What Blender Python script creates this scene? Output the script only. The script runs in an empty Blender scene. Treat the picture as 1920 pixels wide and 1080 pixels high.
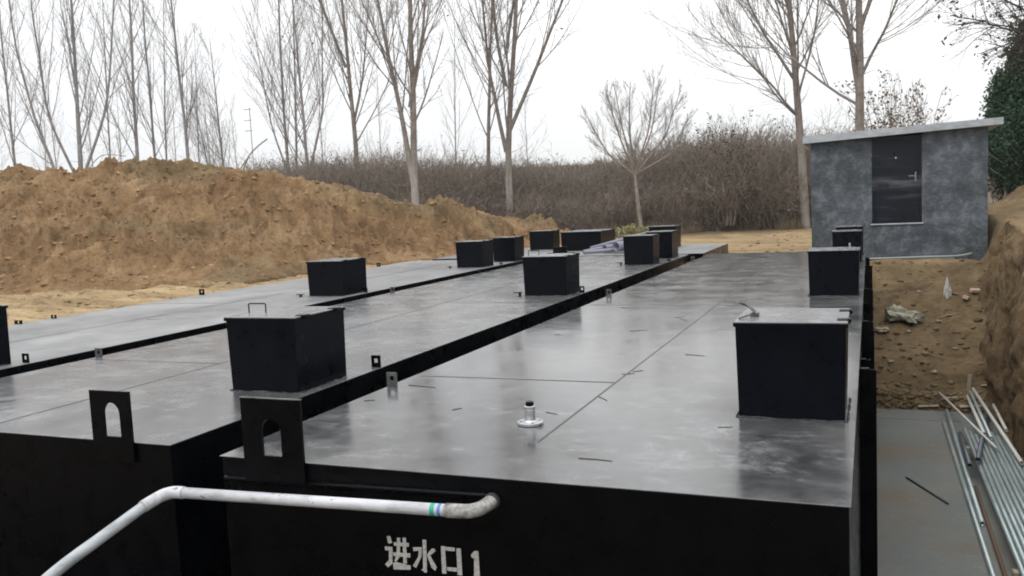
import bpy, bmesh, math, random
import numpy as np
from mathutils import Vector, Matrix

sc = bpy.context.scene
C = sc.collection
# ------------------------------------------------------------------ camera
cam = bpy.data.cameras.new('camera'); co = bpy.data.objects.new('camera', cam); C.objects.link(co)
r_ = Vector((0.92613247, 0.37440373, -0.04583123)); u_ = Vector((0.00688623, 0.1047016, 0.99447984)); f_ = Vector((-0.37713556, 0.92133567, -0.09438933))
m = Matrix((r_, u_, -f_)).transposed().to_4x4(); m.translation = Vector((0, 0, 1.3))
co.matrix_world = m
cam.sensor_width = 36; cam.lens = 30.93; cam.clip_start = .05; cam.clip_end = 2000
sc.camera = co
# ------------------------------------------------------------------ sky, sun, exposure
SUN_EL, SUN_AZ = math.radians(48), math.radians(200)      # azimuth clockwise from +Y
w = bpy.data.worlds.new('World'); sc.world = w; w.use_nodes = True
nt = w.node_tree; nt.nodes.clear()
def wn(t, **k):
    n = nt.nodes.new(t)
    for a, b in k.items(): setattr(n, a, b)
    return n
out = wn('ShaderNodeOutputWorld'); bg = wn('ShaderNodeBackground'); bg.inputs['Strength'].default_value = .12
sky = wn('ShaderNodeTexSky'); sky.sky_type = 'NISHITA'; sky.sun_disc = False; sky.sun_elevation = SUN_EL; sky.sun_rotation = SUN_AZ
tc = wn('ShaderNodeTexCoord'); no = wn('ShaderNodeTexNoise'); no.inputs['Scale'].default_value = 1.6; no.inputs['Detail'].default_value = 4
mp = wn('ShaderNodeMapping'); mp.inputs['Scale'].default_value = (1, 1, 3)
cr = wn('ShaderNodeValToRGB'); cr.color_ramp.elements[0].position = .3; cr.color_ramp.elements[1].position = .7
cr.color_ramp.elements[0].color = (.83, .85, .88, 1); cr.color_ramp.elements[1].color = (1.0, .995, .985, 1)
sc_ = wn('ShaderNodeVectorMath', operation='SCALE'); sc_.inputs['Scale'].default_value = 1
mx = wn('ShaderNodeMixRGB'); mx.inputs['Fac'].default_value = .93
L = nt.links.new
L(tc.outputs['Generated'], mp.inputs['Vector']); L(mp.outputs[0], no.inputs['Vector']); L(no.outputs['Fac'], cr.inputs['Fac'])
L(cr.outputs['Color'], sc_.inputs[0]); L(sky.outputs[0], mx.inputs['Color1']); L(sc_.outputs[0], mx.inputs['Color2'])
sep = wn('ShaderNodeSeparateXYZ'); mr = wn('ShaderNodeMapRange'); L(tc.outputs['Generated'], sep.inputs[0]); L(sep.outputs[2], mr.inputs[0])
mr.inputs['From Min'].default_value = 0; mr.inputs['From Max'].default_value = .8; mr.inputs['To Min'].default_value = 8.2; mr.inputs['To Max'].default_value = 19.5
L(mr.outputs[0], sc_.inputs['Scale'])
L(mx.outputs[0], bg.inputs['Color']); L(bg.outputs[0], out.inputs['Surface'])
sun = bpy.data.lights.new('sun', 'SUN'); sun.energy = .55; sun.angle = math.radians(25); sun.color = (1, .97, .93)
so = bpy.data.objects.new('sun', sun); C.objects.link(so)
sd = Vector((math.sin(SUN_AZ)*math.cos(SUN_EL), math.cos(SUN_AZ)*math.cos(SUN_EL), math.sin(SUN_EL)))
so.rotation_euler = sd.to_track_quat('Z', 'Y').to_euler(); so.location = (0, -5, 20)
sc.view_settings.view_transform = 'Standard'; sc.view_settings.look = 'None'; sc.view_settings.gamma = 1; sc.view_settings.exposure = 0.0
sc.cycles.max_bounces = 6; sc.cycles.diffuse_bounces = 3; sc.cycles.filter_width = 1.9

# ------------------------------------------------------------------ helpers
def fp(px, d):                       # a bearing and a distance from the survey point, as ground coordinates
    c = (px-960)/1650
    return (d*(-.3788+.9255*c), d*(.9255+.3788*c))
def hz(px): return 427.7-px*.0461
def zof(px, py, d): return 1.3+(hz(px)-py)/1650*d
def tag(o, label=None, cat=None, group=None, kind=None):
    for k, v in (('label', label), ('category', cat), ('group', group), ('kind', kind)):
        if v: o[k] = v
    return o
def empty(name, loc, label, cat, group=None, rz=0):
    o = bpy.data.objects.new(name, None); C.objects.link(o); o.location = loc; o.rotation_euler = (0, 0, rz); o.empty_display_size = .3
    return tag(o, label, cat, group)
def link(name, me, mat, parent=None, smooth=False):
    o = bpy.data.objects.new(name, me); C.objects.link(o)
    if mat: me.materials.append(mat)
    if smooth: me.polygons.foreach_set('use_smooth', [True]*len(me.polygons))
    if parent: o.parent = parent
    return o
def np_mesh(name, V, F):
    me = bpy.data.meshes.new(name); V = np.asarray(V, dtype=np.float32); F = np.asarray(F, dtype=np.int32)
    n, k = F.shape
    me.vertices.add(len(V)); me.vertices.foreach_set('co', V.ravel())
    me.loops.add(n*k); me.loops.foreach_set('vertex_index', F.ravel())
    me.polygons.add(n); me.polygons.foreach_set('loop_start', np.arange(0, n*k, k, dtype=np.int32))
    me.update(calc_edges=True); me.validate()
    return me
class MB:                            # collects shapes into ONE mesh
    def __init__(s): s.bm = bmesh.new()
    def box(s, a, b, bev=0, rz=0, piv=None):
        x = bmesh.ops.create_cube(s.bm, size=1); vs = x['verts']
        sx = Matrix.Diagonal((b[0]-a[0], b[1]-a[1], b[2]-a[2], 1)); bmesh.ops.transform(s.bm, matrix=Matrix.Translation(((a[0]+b[0])/2, (a[1]+b[1])/2, (a[2]+b[2])/2)) @ sx, verts=vs)
        if bev:
            es = list({e for v in vs for e in v.link_edges})
            g = bmesh.ops.bevel(s.bm, geom=es, offset=bev, segments=2, affect='EDGES', profile=.5)
            vs = [v for v in g['verts']]
        return vs
    def tube(s, pts, r, n=10, cap=True):
        pts = [Vector(p) for p in pts]; rs = r if isinstance(r, (list, tuple)) else [r]*len(pts)
        rings = []; ref = None
        for i, p in enumerate(pts):
            t = (pts[min(i+1, len(pts)-1)]-pts[max(i-1, 0)]).normalized()
            if ref is None: ref = Vector((0, 0, 1)) if abs(t.z) < .9 else Vector((1, 0, 0))
            a = t.cross(ref).normalized(); b = a.cross(t).normalized(); ref = b
            rings.append([s.bm.verts.new(p+rs[i]*(math.cos(k*2*math.pi/n)*a+math.sin(k*2*math.pi/n)*b)) for k in range(n)])
        for A, B in zip(rings, rings[1:]):
            for k in range(n):
                f = s.bm.faces.new((A[k], A[(k+1) % n], B[(k+1) % n], B[k])); f.smooth = True
        if cap:
            s.bm.faces.new(rings[0][::-1]); s.bm.faces.new(rings[-1])
    def lathe(s, prof, loc, n=20):   # profile of (radius, z)
        rings = [[s.bm.verts.new((loc[0]+r*math.cos(k*2*math.pi/n), loc[1]+r*math.sin(k*2*math.pi/n), loc[2]+z)) for k in range(n)] for r, z in prof]
        for A, B in zip(rings, rings[1:]):
            for k in range(n): s.bm.faces.new((A[k], A[(k+1) % n], B[(k+1) % n], B[k]))
        s.bm.faces.new(rings[-1]); s.bm.faces.new(rings[0][::-1])
    def pipe(s, a, b, ro, ri, n=14): # open pipe with a wall
        a, b = Vector(a), Vector(b); t = (b-a).normalized(); x = t.cross(Vector((0, 0, 1))).normalized(); y = x.cross(t)
        R = lambda p, r: [s.bm.verts.new(p+r*(math.cos(k*2*math.pi/n)*x+math.sin(k*2*math.pi/n)*y)) for k in range(n)]
        rr = [R(a, ri), R(a, ro), R(b, ro), R(b, ri)]
        for A, B in zip(rr, rr[1:]+rr[:1]):
            for k in range(n):
                f = s.bm.faces.new((A[k], A[(k+1) % n], B[(k+1) % n], B[k])); f.smooth = True
    def prism(s, poly, y0, y1):      # polygon in xz pushed along y
        a = [s.bm.verts.new((x, y0, z)) for x, z in poly]; b = [s.bm.verts.new((x, y1, z)) for x, z in poly]
        s.bm.faces.new(a); s.bm.faces.new(b[::-1])
        for i in range(len(a)): s.bm.faces.new((a[i-1], b[i-1], b[i], a[i]))
    def build(s, name, mat, parent=None, off=None):
        bmesh.ops.recalc_face_normals(s.bm, faces=s.bm.faces[:])
        me = bpy.data.meshes.new(name); s.bm.to_mesh(me); s.bm.free()
        return link(name, me, mat, parent)

# value noise (numpy)
def _h(ix, iy, seed):
    n = (ix*374761393+iy*668265263+seed*974634541).astype(np.int64) & 0xffffffff
    n = ((n ^ (n >> 13))*1274126177) & 0xffffffff
    return ((n ^ (n >> 16)) & 0xffff)/65535.
def vn(x, y, seed=0):
    ix, iy = np.floor(x).astype(np.int64), np.floor(y).astype(np.int64); fx, fy = x-ix, y-iy
    fx, fy = fx*fx*(3-2*fx), fy*fy*(3-2*fy)
    return (_h(ix, iy, seed)*(1-fx)+_h(ix+1, iy, seed)*fx)*(1-fy)+(_h(ix, iy+1, seed)*(1-fx)+_h(ix+1, iy+1, seed)*fx)*fy
def fbm(x, y, oct=5, seed=0, gain=.5):
    s = 0; a = 1; t = 0
    for o in range(oct):
        s = s+a*(vn(x*2**o+o*17.3, y*2**o-o*9.1, seed+o)*2-1); t += a; a *= gain
    return s/t
def ss(a, b, x):
    t = np.clip((x-a)/(b-a), 0, 1); return t*t*(3-2*t)

# ------------------------------------------------------------------ materials
class M:
    def __init__(s, name, col=(.5, .5, .5), rough=.6, metal=0, spec=.5):
        s.m = bpy.data.materials.new(name); s.m.use_nodes = True; s.t = s.m.node_tree; s.b = s.t.nodes['Principled BSDF']
        s.b.inputs['Base Color'].default_value = (*col, 1); s.b.inputs['Roughness'].default_value = rough
        s.b.inputs['Metallic'].default_value = metal; s.b.inputs['Specular IOR Level'].default_value = spec; s.tc = None
    def n(s, t, **k):
        x = s.t.nodes.new(t)
        for a, b in k.items(): setattr(x, a, b)
        return x
    def l(s, a, b): s.t.links.new(a, b)
    def noise(s, scale, detail=4, stretch=(1, 1, 1), rough=.55, dist=0, off=(0, 0, 0)):
        if not s.tc: s.tc = s.n('ShaderNodeTexCoord')
        mp = s.n('ShaderNodeMapping'); mp.inputs['Scale'].default_value = stretch; mp.inputs['Location'].default_value = off
        x = s.n('ShaderNodeTexNoise'); x.inputs['Scale'].default_value = scale; x.inputs['Detail'].default_value = detail; x.inputs['Roughness'].default_value = rough; x.inputs['Distortion'].default_value = dist
        s.l(s.tc.outputs['Object'], mp.inputs['Vector']); s.l(mp.outputs[0], x.inputs['Vector']); return x.outputs['Fac']
    def ramp(s, fac, stops):
        r = s.n('ShaderNodeValToRGB'); e = r.color_ramp.elements
        while len(e) < len(stops): e.new(.5)
        for q, (p, c) in zip(e, stops): q.position = p; q.color = (*c, 1) if not isinstance(c, (int, float)) else (c, c, c, 1)
        s.l(fac, r.inputs['Fac']); return r.outputs['Color']
    def mix(s, fac, a, b, mode='MIX'):
        x = s.n('ShaderNodeMixRGB', blend_type=mode)
        for k, v in (('Fac', fac), ('Color1', a), ('Color2', b)):
            if isinstance(v, (int, float)): x.inputs[k].default_value = v
            elif isinstance(v, tuple): x.inputs[k].default_value = (*v, 1)
            else: s.l(v, x.inputs[k])
        return x.outputs['Color']
    def bump(s, h, strength=.3, dist=.02, prev=None):
        b = s.n('ShaderNodeBump'); b.inputs['Strength'].default_value = strength; b.inputs['Distance'].default_value = dist
        s.l(h, b.inputs['Height'])
        if prev: s.l(prev, b.inputs['Normal'])
        return b.outputs['Normal']
    def set(s, **k):
        for a, v in k.items():
            a = {'color': 'Base Color', 'rough': 'Roughness', 'normal': 'Normal', 'metal': 'Metallic'}[a]
            s.l(v, s.b.inputs[a])
        return s
def deck_mat(off, gl=.17, film0=.085):
    d = M('wet_black_deck_paint', (.02, .022, .026), .12, spec=1.0)
    big = d.noise(.55, 5, (1, .6, 1), .6, .4, off); fine = d.noise(5, 6, (1, 1, 1), .65, .3, off); st = d.noise(1.5, 8, (.9, 1.3, 1), .68, .4, off)
    dry = d.ramp(st, [(.44, 0), (.62, 1)]); dry2 = d.ramp(fine, [(.45, 0), (.7, 1)])
    dd = d.mix(1., dry, dry2, 'MULTIPLY')
    mot = d.noise(1.9, 9, (1, 1.2, 1), .7, .3, (off[0]+2, off[1]+5, 0))
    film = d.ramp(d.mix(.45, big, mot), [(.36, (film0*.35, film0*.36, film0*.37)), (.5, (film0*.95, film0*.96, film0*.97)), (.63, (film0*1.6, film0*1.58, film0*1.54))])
    chalk = d.ramp(d.noise(2.6, 9, (.8, 1.15, 1), .72, .5, (off[0]+7, off[1], 0)), [(.57, 0), (.70, 1)])
    c = d.mix(dd, film, (.2, .205, .21))
    c = d.mix(d.mix(1., chalk, (.4, .4, .4), 'MULTIPLY'), c, (.30, .30, .29)) 
    rr = d.mix(dd, d.ramp(mot, [(.3, gl), (.7, gl+.12)]), (gl+.17,)*3)
    n1 = d.bump(d.noise(.7, 2, (1, 1, 1), .4, 0, off), .25, .02)
    n2 = d.bump(d.noise(9, 4, (1, 1, 1), .6, 0, off), .10, .004, n1)
    n3 = d.bump(dd, .2, .002, n2)
    return d.set(color=c, rough=rr, normal=n3).m
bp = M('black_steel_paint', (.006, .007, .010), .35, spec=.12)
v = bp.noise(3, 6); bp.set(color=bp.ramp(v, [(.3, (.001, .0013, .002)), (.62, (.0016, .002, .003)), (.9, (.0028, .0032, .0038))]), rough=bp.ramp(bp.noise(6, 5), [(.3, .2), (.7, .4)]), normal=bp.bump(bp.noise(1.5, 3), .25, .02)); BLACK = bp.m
hb = M('hatch_black_paint', (.008, .010, .016), .3, spec=.10)
v = hb.noise(7, 8, (1, 1, .7), .7, .6)
hb.set(color=hb.ramp(v, [(.3, (.0012, .0018, .0038)), (.6, (.0022, .003, .0058)), (.85, (.006, .007, .009))]), rough=hb.ramp(hb.noise(9, 5), [(.3, .22), (.7, .45)]), normal=hb.bump(hb.noise(4, 3), .2, .01)); HATCH = hb.m
lm = M('hatch_lid_paint', (.03, .032, .036), .22, spec=1.)
lm.set(color=lm.ramp(lm.noise(5, 6), [(.35, (.11, .113, .118)), (.7, (.16, .16, .16))]), rough=lm.ramp(lm.noise(8, 4), [(.3, .12), (.7, .4)])); LID = lm.m
WELD = M('weld_bead', (.05, .05, .05), .5).m; w_ = M('weld_dust', (.2, .2, .19), .8); w_.set(color=w_.ramp(w_.noise(14, 5), [(.45, (.008, .009, .012)), (.7, (.10, .10, .10))])); DUST = w_.m
dsd = M('dusty_steel', (.1, .1, .1), .55); dsd.set(color=dsd.ramp(dsd.noise(12, 5), [(.3, (.03, .03, .03)), (.7, (.12, .12, .12))])); EDGE = dsd.m
def soil(name, cols, sc_big, bumpd, stretch=(1, 1, 1), fine=14):
    d = M(name, cols[1], .95, spec=.15)
    a = d.noise(sc_big, 8, stretch, .62, .8); b = d.noise(sc_big*6, 6, stretch, .65); e = d.noise(fine, 6, (1, 1, 1), .7)
    c = d.ramp(a, [(.28, cols[0]), (.5, cols[1]), (.72, cols[2])])
    c = d.mix(.75, c, d.ramp(b, [(.36, (.55, .52, .50)), (.47, (1, 1, 1)), (.62, (1.0, 1.0, 1.0)), (.72, (1.22, 1.2, 1.16))]), 'MULTIPLY')  # relief shading put into the colour: bump hollows darker, crests lighter
    c = d.mix(.6, c, d.ramp(e, [(.36, (.5, .47, .45)), (.48, (1, 1, 1)), (.68, (1.15, 1.13, 1.1))]), 'MULTIPLY')
    n = d.bump(b, .6, bumpd); n = d.bump(e, .6, bumpd*.4, n)
    return d.set(color=c, normal=n)
MOUND_ = soil('mound_soil', ((.12, .074, .038), (.22, .138, .072), (.315, .215, .12)), .75, .12)
oc = MOUND_.b.inputs['Base Color'].links[0].from_socket
ol = MOUND_.ramp(MOUND_.noise(.22, 5, (1, 1, 2.2), .6, .8, (4, 2, 0)), [(.50, 0), (.63, 1)])
MOUND_.set(color=MOUND_.mix(MOUND_.mix(1., ol, (.65, .65, .65), 'MULTIPLY'), oc, MOUND_.mix(1., oc, (.62, .78, .85), 'MULTIPLY'))); MOUND = MOUND_.m
# ground: yellow sand, browner in the pit and under the wood
g = soil('sandy_ground', ((.19, .135, .075), (.31, .225, .125), (.42, .325, .19)), .9, .06, (.5, 1.6, 1))
gt = g.n('ShaderNodeNewGeometry'); sx = g.n('ShaderNodeSeparateXYZ'); g.l(gt.outputs['Position'], sx.inputs[0])
vc = g.n('ShaderNodeVertexColor'); vc.layer_name = 'zone'; sr = g.n('ShaderNodeSeparateColor'); g.l(vc.outputs['Color'], sr.inputs[0])
base = g.b.inputs['Base Color'].links[0].from_socket
clay = g.ramp(g.noise(1.1, 9, (1, 1, 1.6), .66, .8), [(.28, (.07, .048, .028)), (.45, (.125, .089, .050)), (.6, (.17, .122, .068)), (.75, (.23, .175, .105))])
clay = g.mix(.7, clay, g.ramp(g.noise(7, 8, (1, 1, 1.5), .7), [(.32, (.45, .42, .4)), (.55, (1, 1, 1))]), 'MULTIPLY')
litter = g.ramp(g.noise(3, 8, (1, 1, 1), .7), [(.3, (.09, .07, .055)), (.7, (.20, .16, .125))])
g.set(color=g.mix(sr.outputs[1], g.mix(sr.outputs[0], base, clay), litter)); GROUND = g.m
PITSOIL = soil('pit_wall_soil', ((.075, .050, .028), (.14, .095, .052), (.21, .155, .09)), 1.1, .07, (1, 1, .8), 16).m
cc = M('pit_concrete', (.2, .2, .19), .8, spec=.3)
a = cc.noise(.9, 8, (1, 1, 1), .66, .2); b = cc.noise(12, 9, (.8, 1.2, 1), .78)
cc.set(color=cc.mix(.5, cc.ramp(a, [(.3, (.115, .125, .12)), (.5, (.15, .16, .15)), (.72, (.20, .185, .155))]), cc.ramp(b, [(.3, (.65, .65, .65)), (.6, (1, 1, 1)), (.75, (1.3, 1.3, 1.3))]), 'MULTIPLY'), rough=cc.ramp(a, [(.3, .45), (.7, .85)]), normal=cc.bump(b, .3, .006)); fk = cc.ramp(cc.noise(7, 9, (1, 1, 1), .8, 0, (3, 3, 0)), [(.60, 0), (.68, 1)]); mu = cc.ramp(cc.noise(.55, 8, (1, 1, 1), .7, .3, (9, 2, 0)), [(.48, 0), (.62, 1)])
oc = cc.b.inputs['Base Color'].links[0].from_socket; cc.set(color=cc.mix(cc.mix(1., fk, (.45, .45, .45), 'MULTIPLY'), cc.mix(cc.mix(1., mu, (.6, .6, .6), 'MULTIPLY'), oc, (.15, .11, .07)), (.40, .40, .37))); CONC = cc.m
rn = M('shed_render', (.2, .21, .23), .85, spec=.2)
a = rn.noise(2.6, 10, (1, 1, 1.15), .74, .1); b = rn.noise(16, 8, (.6, 1, 1.8), .78); e = rn.noise(1.1, 3, (1, 1, 1), .5, 0, (3, 1, 2))
rn.set(color=rn.mix(.7, rn.mix(.45, rn.ramp(a, [(.38, (.038, .042, .05)), (.5, (.088, .096, .11)), (.60, (.19, .203, .222))]), rn.ramp(e, [(.42, (.06, .075, .076)), (.6, (.115, .128, .15))])), rn.ramp(b, [(.36, (.55, .55, .55)), (.5, (1, 1, 1)), (.66, (1.45, 1.45, 1.45))]), 'MULTIPLY'), normal=rn.bump(b, .35, .006)); RENDER = rn.m
rf = M('roof_slab_concrete', (.42, .44, .46), .8); rf.set(color=rf.ramp(rf.noise(6, 7, (.5, 1, 1), .7), [(.3, (.27, .29, .31)), (.55, (.40, .42, .44)), (.75, (.52, .54, .56))]), normal=rf.bump(rf.noise(20, 5), .4, .01)); ROOF = rf.m
dr = M('dark_door_paint', (.012, .015, .026), .35, spec=.25); dr.set(color=dr.ramp(dr.noise(3, 6, (.4, 1, 2)), [(.3, (.004, .005, .009)), (.55, (.007, .009, .015)), (.70, (.03, .034, .042))]), rough=dr.ramp(dr.noise(5), [(.3, .25), (.7, .5)]))
sz = dr.n('ShaderNodeSeparateXYZ'); dr.l(dr.tc.outputs['Object'], sz.inputs[0])
bd = dr.ramp(sz.outputs[2], [(.0, 0), (.5, 0), (.56, 1), (.62, 0), (1, 0)])       # dusty smear across the middle
q_ = dr.n('ShaderNodeMapRange'); dr.l(sz.outputs[2], q_.inputs[0]); q_.inputs['From Min'].default_value = 0; q_.inputs['From Max'].default_value = 3.1; dr.l(q_.outputs[0], bd.node.inputs['Fac'])
oc = dr.b.inputs['Base Color'].links[0].from_socket; dr.set(color=dr.mix(dr.mix(1., bd, dr.ramp(dr.noise(4, 6, (.5, 1, 3)), [(.35, .0), (.6, .9)]), 'MULTIPLY'), oc, (.10, .105, .115))); DOOR = dr.m
CHROME = M('worn_steel', (.55, .56, .57), .3, 1).m; DULL = M('dull_steel', (.22, .23, .24), .5, .6).m
gv = M('galvanised_tube', (.40, .45, .45), .42, .55); gv.set(color=gv.ramp(gv.noise(9, 4, (1, .2, 1)), [(.3, (.33, .40, .40)), (.7, (.55, .62, .61))])); GALV = gv.m
gd = M('dull_dark_tube', (.12, .14, .16), .45, .4); GALVD = gd.m
pale = M('pale_tube', (.55, .54, .5), .5, .1); PALE = pale.m
rust = M('rusty_steel', (.12, .075, .05), .8); RUST = rust.m
rod = M('dark_rod', (.03, .03, .032), .6); ROD = rod.m
pv = M('white_pvc', (.78, .79, .80), .32)
v = pv.noise(5, 8, (1, 3, 3), .75, .5); pv.set(color=pv.mix(pv.ramp(pv.noise(22, 3, (1, 2, 2)), [(.66, 0), (.69, 1)]), pv.ramp(v, [(.33, (.30, .31, .32)), (.5, (.50, .51, .53)), (.7, (.60, .61, .63))]), (.12, .12, .12))); PVC = pv.m
pg_ = M('greyed_pvc', (.34, .36, .37), .4); pg_.set(color=pg_.ramp(pg_.noise(6, 6, (3, .6, 3), .7), [(.3, (.17, .18, .19)), (.5, (.33, .355, .37)), (.7, (.46, .47, .48))])); PVCG = pg_.m
el = M('grimy_pvc_elbow', (.5, .47, .4), .6); el.set(color=el.ramp(el.noise(22, 6, (1, 1, 1), .7), [(.3, (.07, .07, .065)), (.48, (.25, .245, .23)), (.68, (.50, .49, .46))]), normal=el.bump(el.noise(30, 4), .5, .004)); ELBOW = el.m
GREEN = M('green_band_print', (.02, .36, .26), .5).m; BLUE = M('blue_band_print', (.07, .20, .50), .5).m
wp = M('worn_white_stencil_paint', (.50, .49, .46), .85, spec=.2); wp.set(color=wp.ramp(wp.noise(60, 4, (1, 1, 1), .7), [(.3, (.22, .215, .20)), (.5, (.38, .37, .35)), (.7, (.48, .47, .44))])); STENCIL = wp.m
gp = M('grey_pvc', (.20, .20, .25), .4); GREYP = gp.m
inner = M('pipe_inside', (.02, .02, .03), .7).m
def bark(name, lo, hi, pale_col=None):
    d = M(name, lo, .9, spec=.2); v = d.noise(8, 6, (1, 1, .35), .65); c = d.ramp(v, [(.3, lo), (.7, hi)])
    c = d.mix(.6, c, d.ramp(d.noise(3, 5, (1, 1, 4), .6), [(.35, (.6, .58, .56)), (.55, (1, 1, 1))]), 'MULTIPLY')
    if pale_col:
        s = d.n('ShaderNodeSeparateXYZ'); d.l(d.tc.outputs['Object'], s.inputs[0])
        mr = d.n('ShaderNodeMapRange'); mr.inputs['From Min'].default_value = 1.7; mr.inputs['From Max'].default_value = 3.3; mr.inputs['To Min'].default_value = 1; mr.inputs['To Max'].default_value = 0
        d.l(s.outputs[2], mr.inputs[0]); c = d.mix(mr.outputs[0], c, d.ramp(v, [(.3, pale_col), (.7, tuple(min(1, q*1.45) for q in pale_col))]))
    return d.set(color=c, normal=d.bump(v, .5, .03)).m
BARK = bark('poplar_bark', (.17, .145, .125), (.30, .265, .235), (.27, .25, .225))
BARKF = bark('hazed_poplar_bark', (.22, .21, .205), (.36, .345, .335))  # distance haze painted in as a paler, greyer bark colour
DARKTWIG = bark('dark_twigs', (.05, .042, .036), (.11, .09, .08))
TWIG = bark('poplar_twigs', (.21, .19, .18), (.33, .30, .285))
BRUSH = bark('brush_twigs', (.19, .16, .135), (.37, .32, .27))
sl = M('scrub_dead_leaves', (.16, .105, .07), .85); sl.set(color=sl.ramp(sl.noise(.6, 4), [(.35, (.09, .07, .055)), (.65, (.23, .175, .13))])); SLEAF = sl.m; GRASS = M('dry_grass_blades', (.25, .19, .125), .85).m
DEADLEAF = M('dead_leaves', (.16, .10, .06), .8).m; DARKLEAF = M('dark_curled_leaves', (.07, .055, .04), .8).m
cl = M('cypress_foliage', (.035, .07, .04), .7, spec=.2); cl.set(color=cl.ramp(cl.noise(4, 4), [(.3, (.018, .042, .028)), (.7, (.05, .09, .05))])); CYP = cl.m
YEL = M('yellow_green_leaves', (.27, .26, .11), .8).m
cloth = M('dirty_sacking', (.27, .26, .20), .9); cloth.set(color=cloth.ramp(cloth.noise(9, 5), [(.3, (.17, .165, .125)), (.7, (.38, .36, .28))])); CLOTH = cloth.m
PLASTIC = M('white_plastic_scrap', (.5, .5, .47), .5).m; BRICK = M('pale_brick', (.45, .32, .24), .9).m; STONE = M('pale_stone', (.33, .28, .21), .9).m
STRAW = M('dry_straw', (.09, .075, .055), .8).m; WOODP = M('weathered_wood', (.30, .26, .20), .85).m

# ------------------------------------------------------------------ ground, pit, mound
PITR = 2.02
def wallx(y): return PITR+.10*np.sin(y*.7)
def ground_z(X, Y):
    n = fbm(X*.35, Y*.35, 5, 3); n2 = fbm(X*1.6, Y*1.6, 5, 9, .6); n3 = fbm(X*.7, Y*2.2, 5, 21, .6)
    d = -.3788*X+.9255*Y
    z = -.07+.11*n3*ss(-10.8, -11.6, X)+.05*n3+.05*n2+.03*n
    z = z-.05*ss(-14, -10.8, X)*ss(30, 22, Y)
    # behind the far tank the land climbs to the wood
    r = ss(-6, -2.5, X)*ss(19.9, 20.2, Y)
    z = z-.24*r*(1-ss(21.5, 29, Y))
    z = z+.04*ss(27, 34, d)+2.7*ss(34.5, 43, d)*(1-.15*n)
    # right hand bank beside and behind the shed
    rb = ss(2.15, 2.7, X)
    bank = .42+.12*n2+.15*n+.5*ss(4, 9, X)
    z = z*(1-rb)+np.maximum(bank, z*rb)*rb
    mid = ss(-1.2, .3, X)*(1-rb)*ss(21.0, 21.6, Y)*(1-ss(23, 27, Y)); z = z*(1-mid)+(-.42+.05*n2)*mid
    hump = np.exp(-((X-4.1)/1.3)**2-((Y-27)/2.2)**2); z = z+.55*hump*(1+.5*n2)
    # the dug pit: steep right wall, sloped far end, level floor
    wob = .16*fbm(Y*.8, X*.2, 4, 31)+.10*n2
    side = 1-ss(0, 1, (X-(PITR+wob))/.42)
    end = 1-ss(0, 1, (Y-17.0-.25*n2)/4.4)
    endt = np.clip((Y-17.0-.2*n2)/4.5, 0, 1)**.9
    front = ss(2.35, 2.75, Y); left = (X > -10.55)
    slope_z = -2.7+(2.33+.0*X)*endt+.10*n2*(endt > 0.01)*(endt < 1)+.12*n3*(endt > .02)
    inpit = (Y < 21.6) & left & (X < PITR+.9)
    east = ss(-1.0, -.3, X)
    pz = np.where(Y < 17.0, -2.7, slope_z)
    # west of the near tank's flank the pit ends square behind the tanks
    pz2 = np.where(Y < 19.96, -2.7, z)
    pz = pz*east+pz2*(1-east)
    pz = np.minimum(pz, 5)
    zz = np.where(inpit, z*(1-side)+pz*side, z)
    fr = -1.05+.06*n2  # unseen near bank, added so the tank fronts reflect dark ground
    zz = zz*front+np.where(X < PITR+.5, fr, z)*(1-front)
    return zz
def axis(parts):
    o = []
    for a, b, s in parts: o += list(np.arange(a, b, s))
    o.append(parts[-1][1]); return np.array(o)
def grid(name, xs, ys, zf, mat, zone=None):
    X, Y = np.meshgrid(xs, ys); Z = zf(X, Y); ny, nx = X.shape
    V = np.stack([X, Y, Z], -1).reshape(-1, 3); i = np.arange(ny*nx).reshape(ny, nx)
    F = np.stack([i[:-1, :-1], i[:-1, 1:], i[1:, 1:], i[1:, :-1]], -1).reshape(-1, 4)
    me = np_mesh(name, V, F)
    if zone is not None:
        z = zone(X, Y, Z).reshape(-1, 4).astype(np.float32); c = me.color_attributes.new('zone', 'FLOAT_COLOR', 'POINT'); c.data.foreach_set('color', z.ravel())
    return link(name, me, mat, None, True)
def zone(X, Y, Z):
    d = -.3788*X+.9255*Y; n = fbm(X*.8, Y*.8, 4, 77)
    clay = np.clip(np.maximum.reduce([ss(-.25, -.5, Z+.1*n), ss(1.4, 2.1, X+.3*n)*(1-.45*ss(-2.2, -.1, Z)), ss(2.3, 1.0, Y)]), 0, 1)
    clay = np.maximum(clay, ss(29.5, 31.5, d+.8*n)*.8)
    lit = ss(30.8, 32.6, d+1.2*n)
    return np.stack([clay, lit, 0*X, 0*X+1], -1)
xs = axis([(-400, -70, 25), (-70, -30, 1.2), (-30, -11, .16), (-11, -3.5, .25), (-3.5, -.3, .12), (-.3, 4.2, .06), (4.2, 12, .3), (12, 40, 2), (40, 400, 25)])
ys = axis([(-60, 2, 3), (2, 16.5, .12), (16.5, 24, .07), (24, 36, .16), (36, 60, .6), (60, 100, 4), (100, 600, 30)])
tag(grid('ground', xs, ys, ground_z, GROUND, zone), kind='structure')
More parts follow.
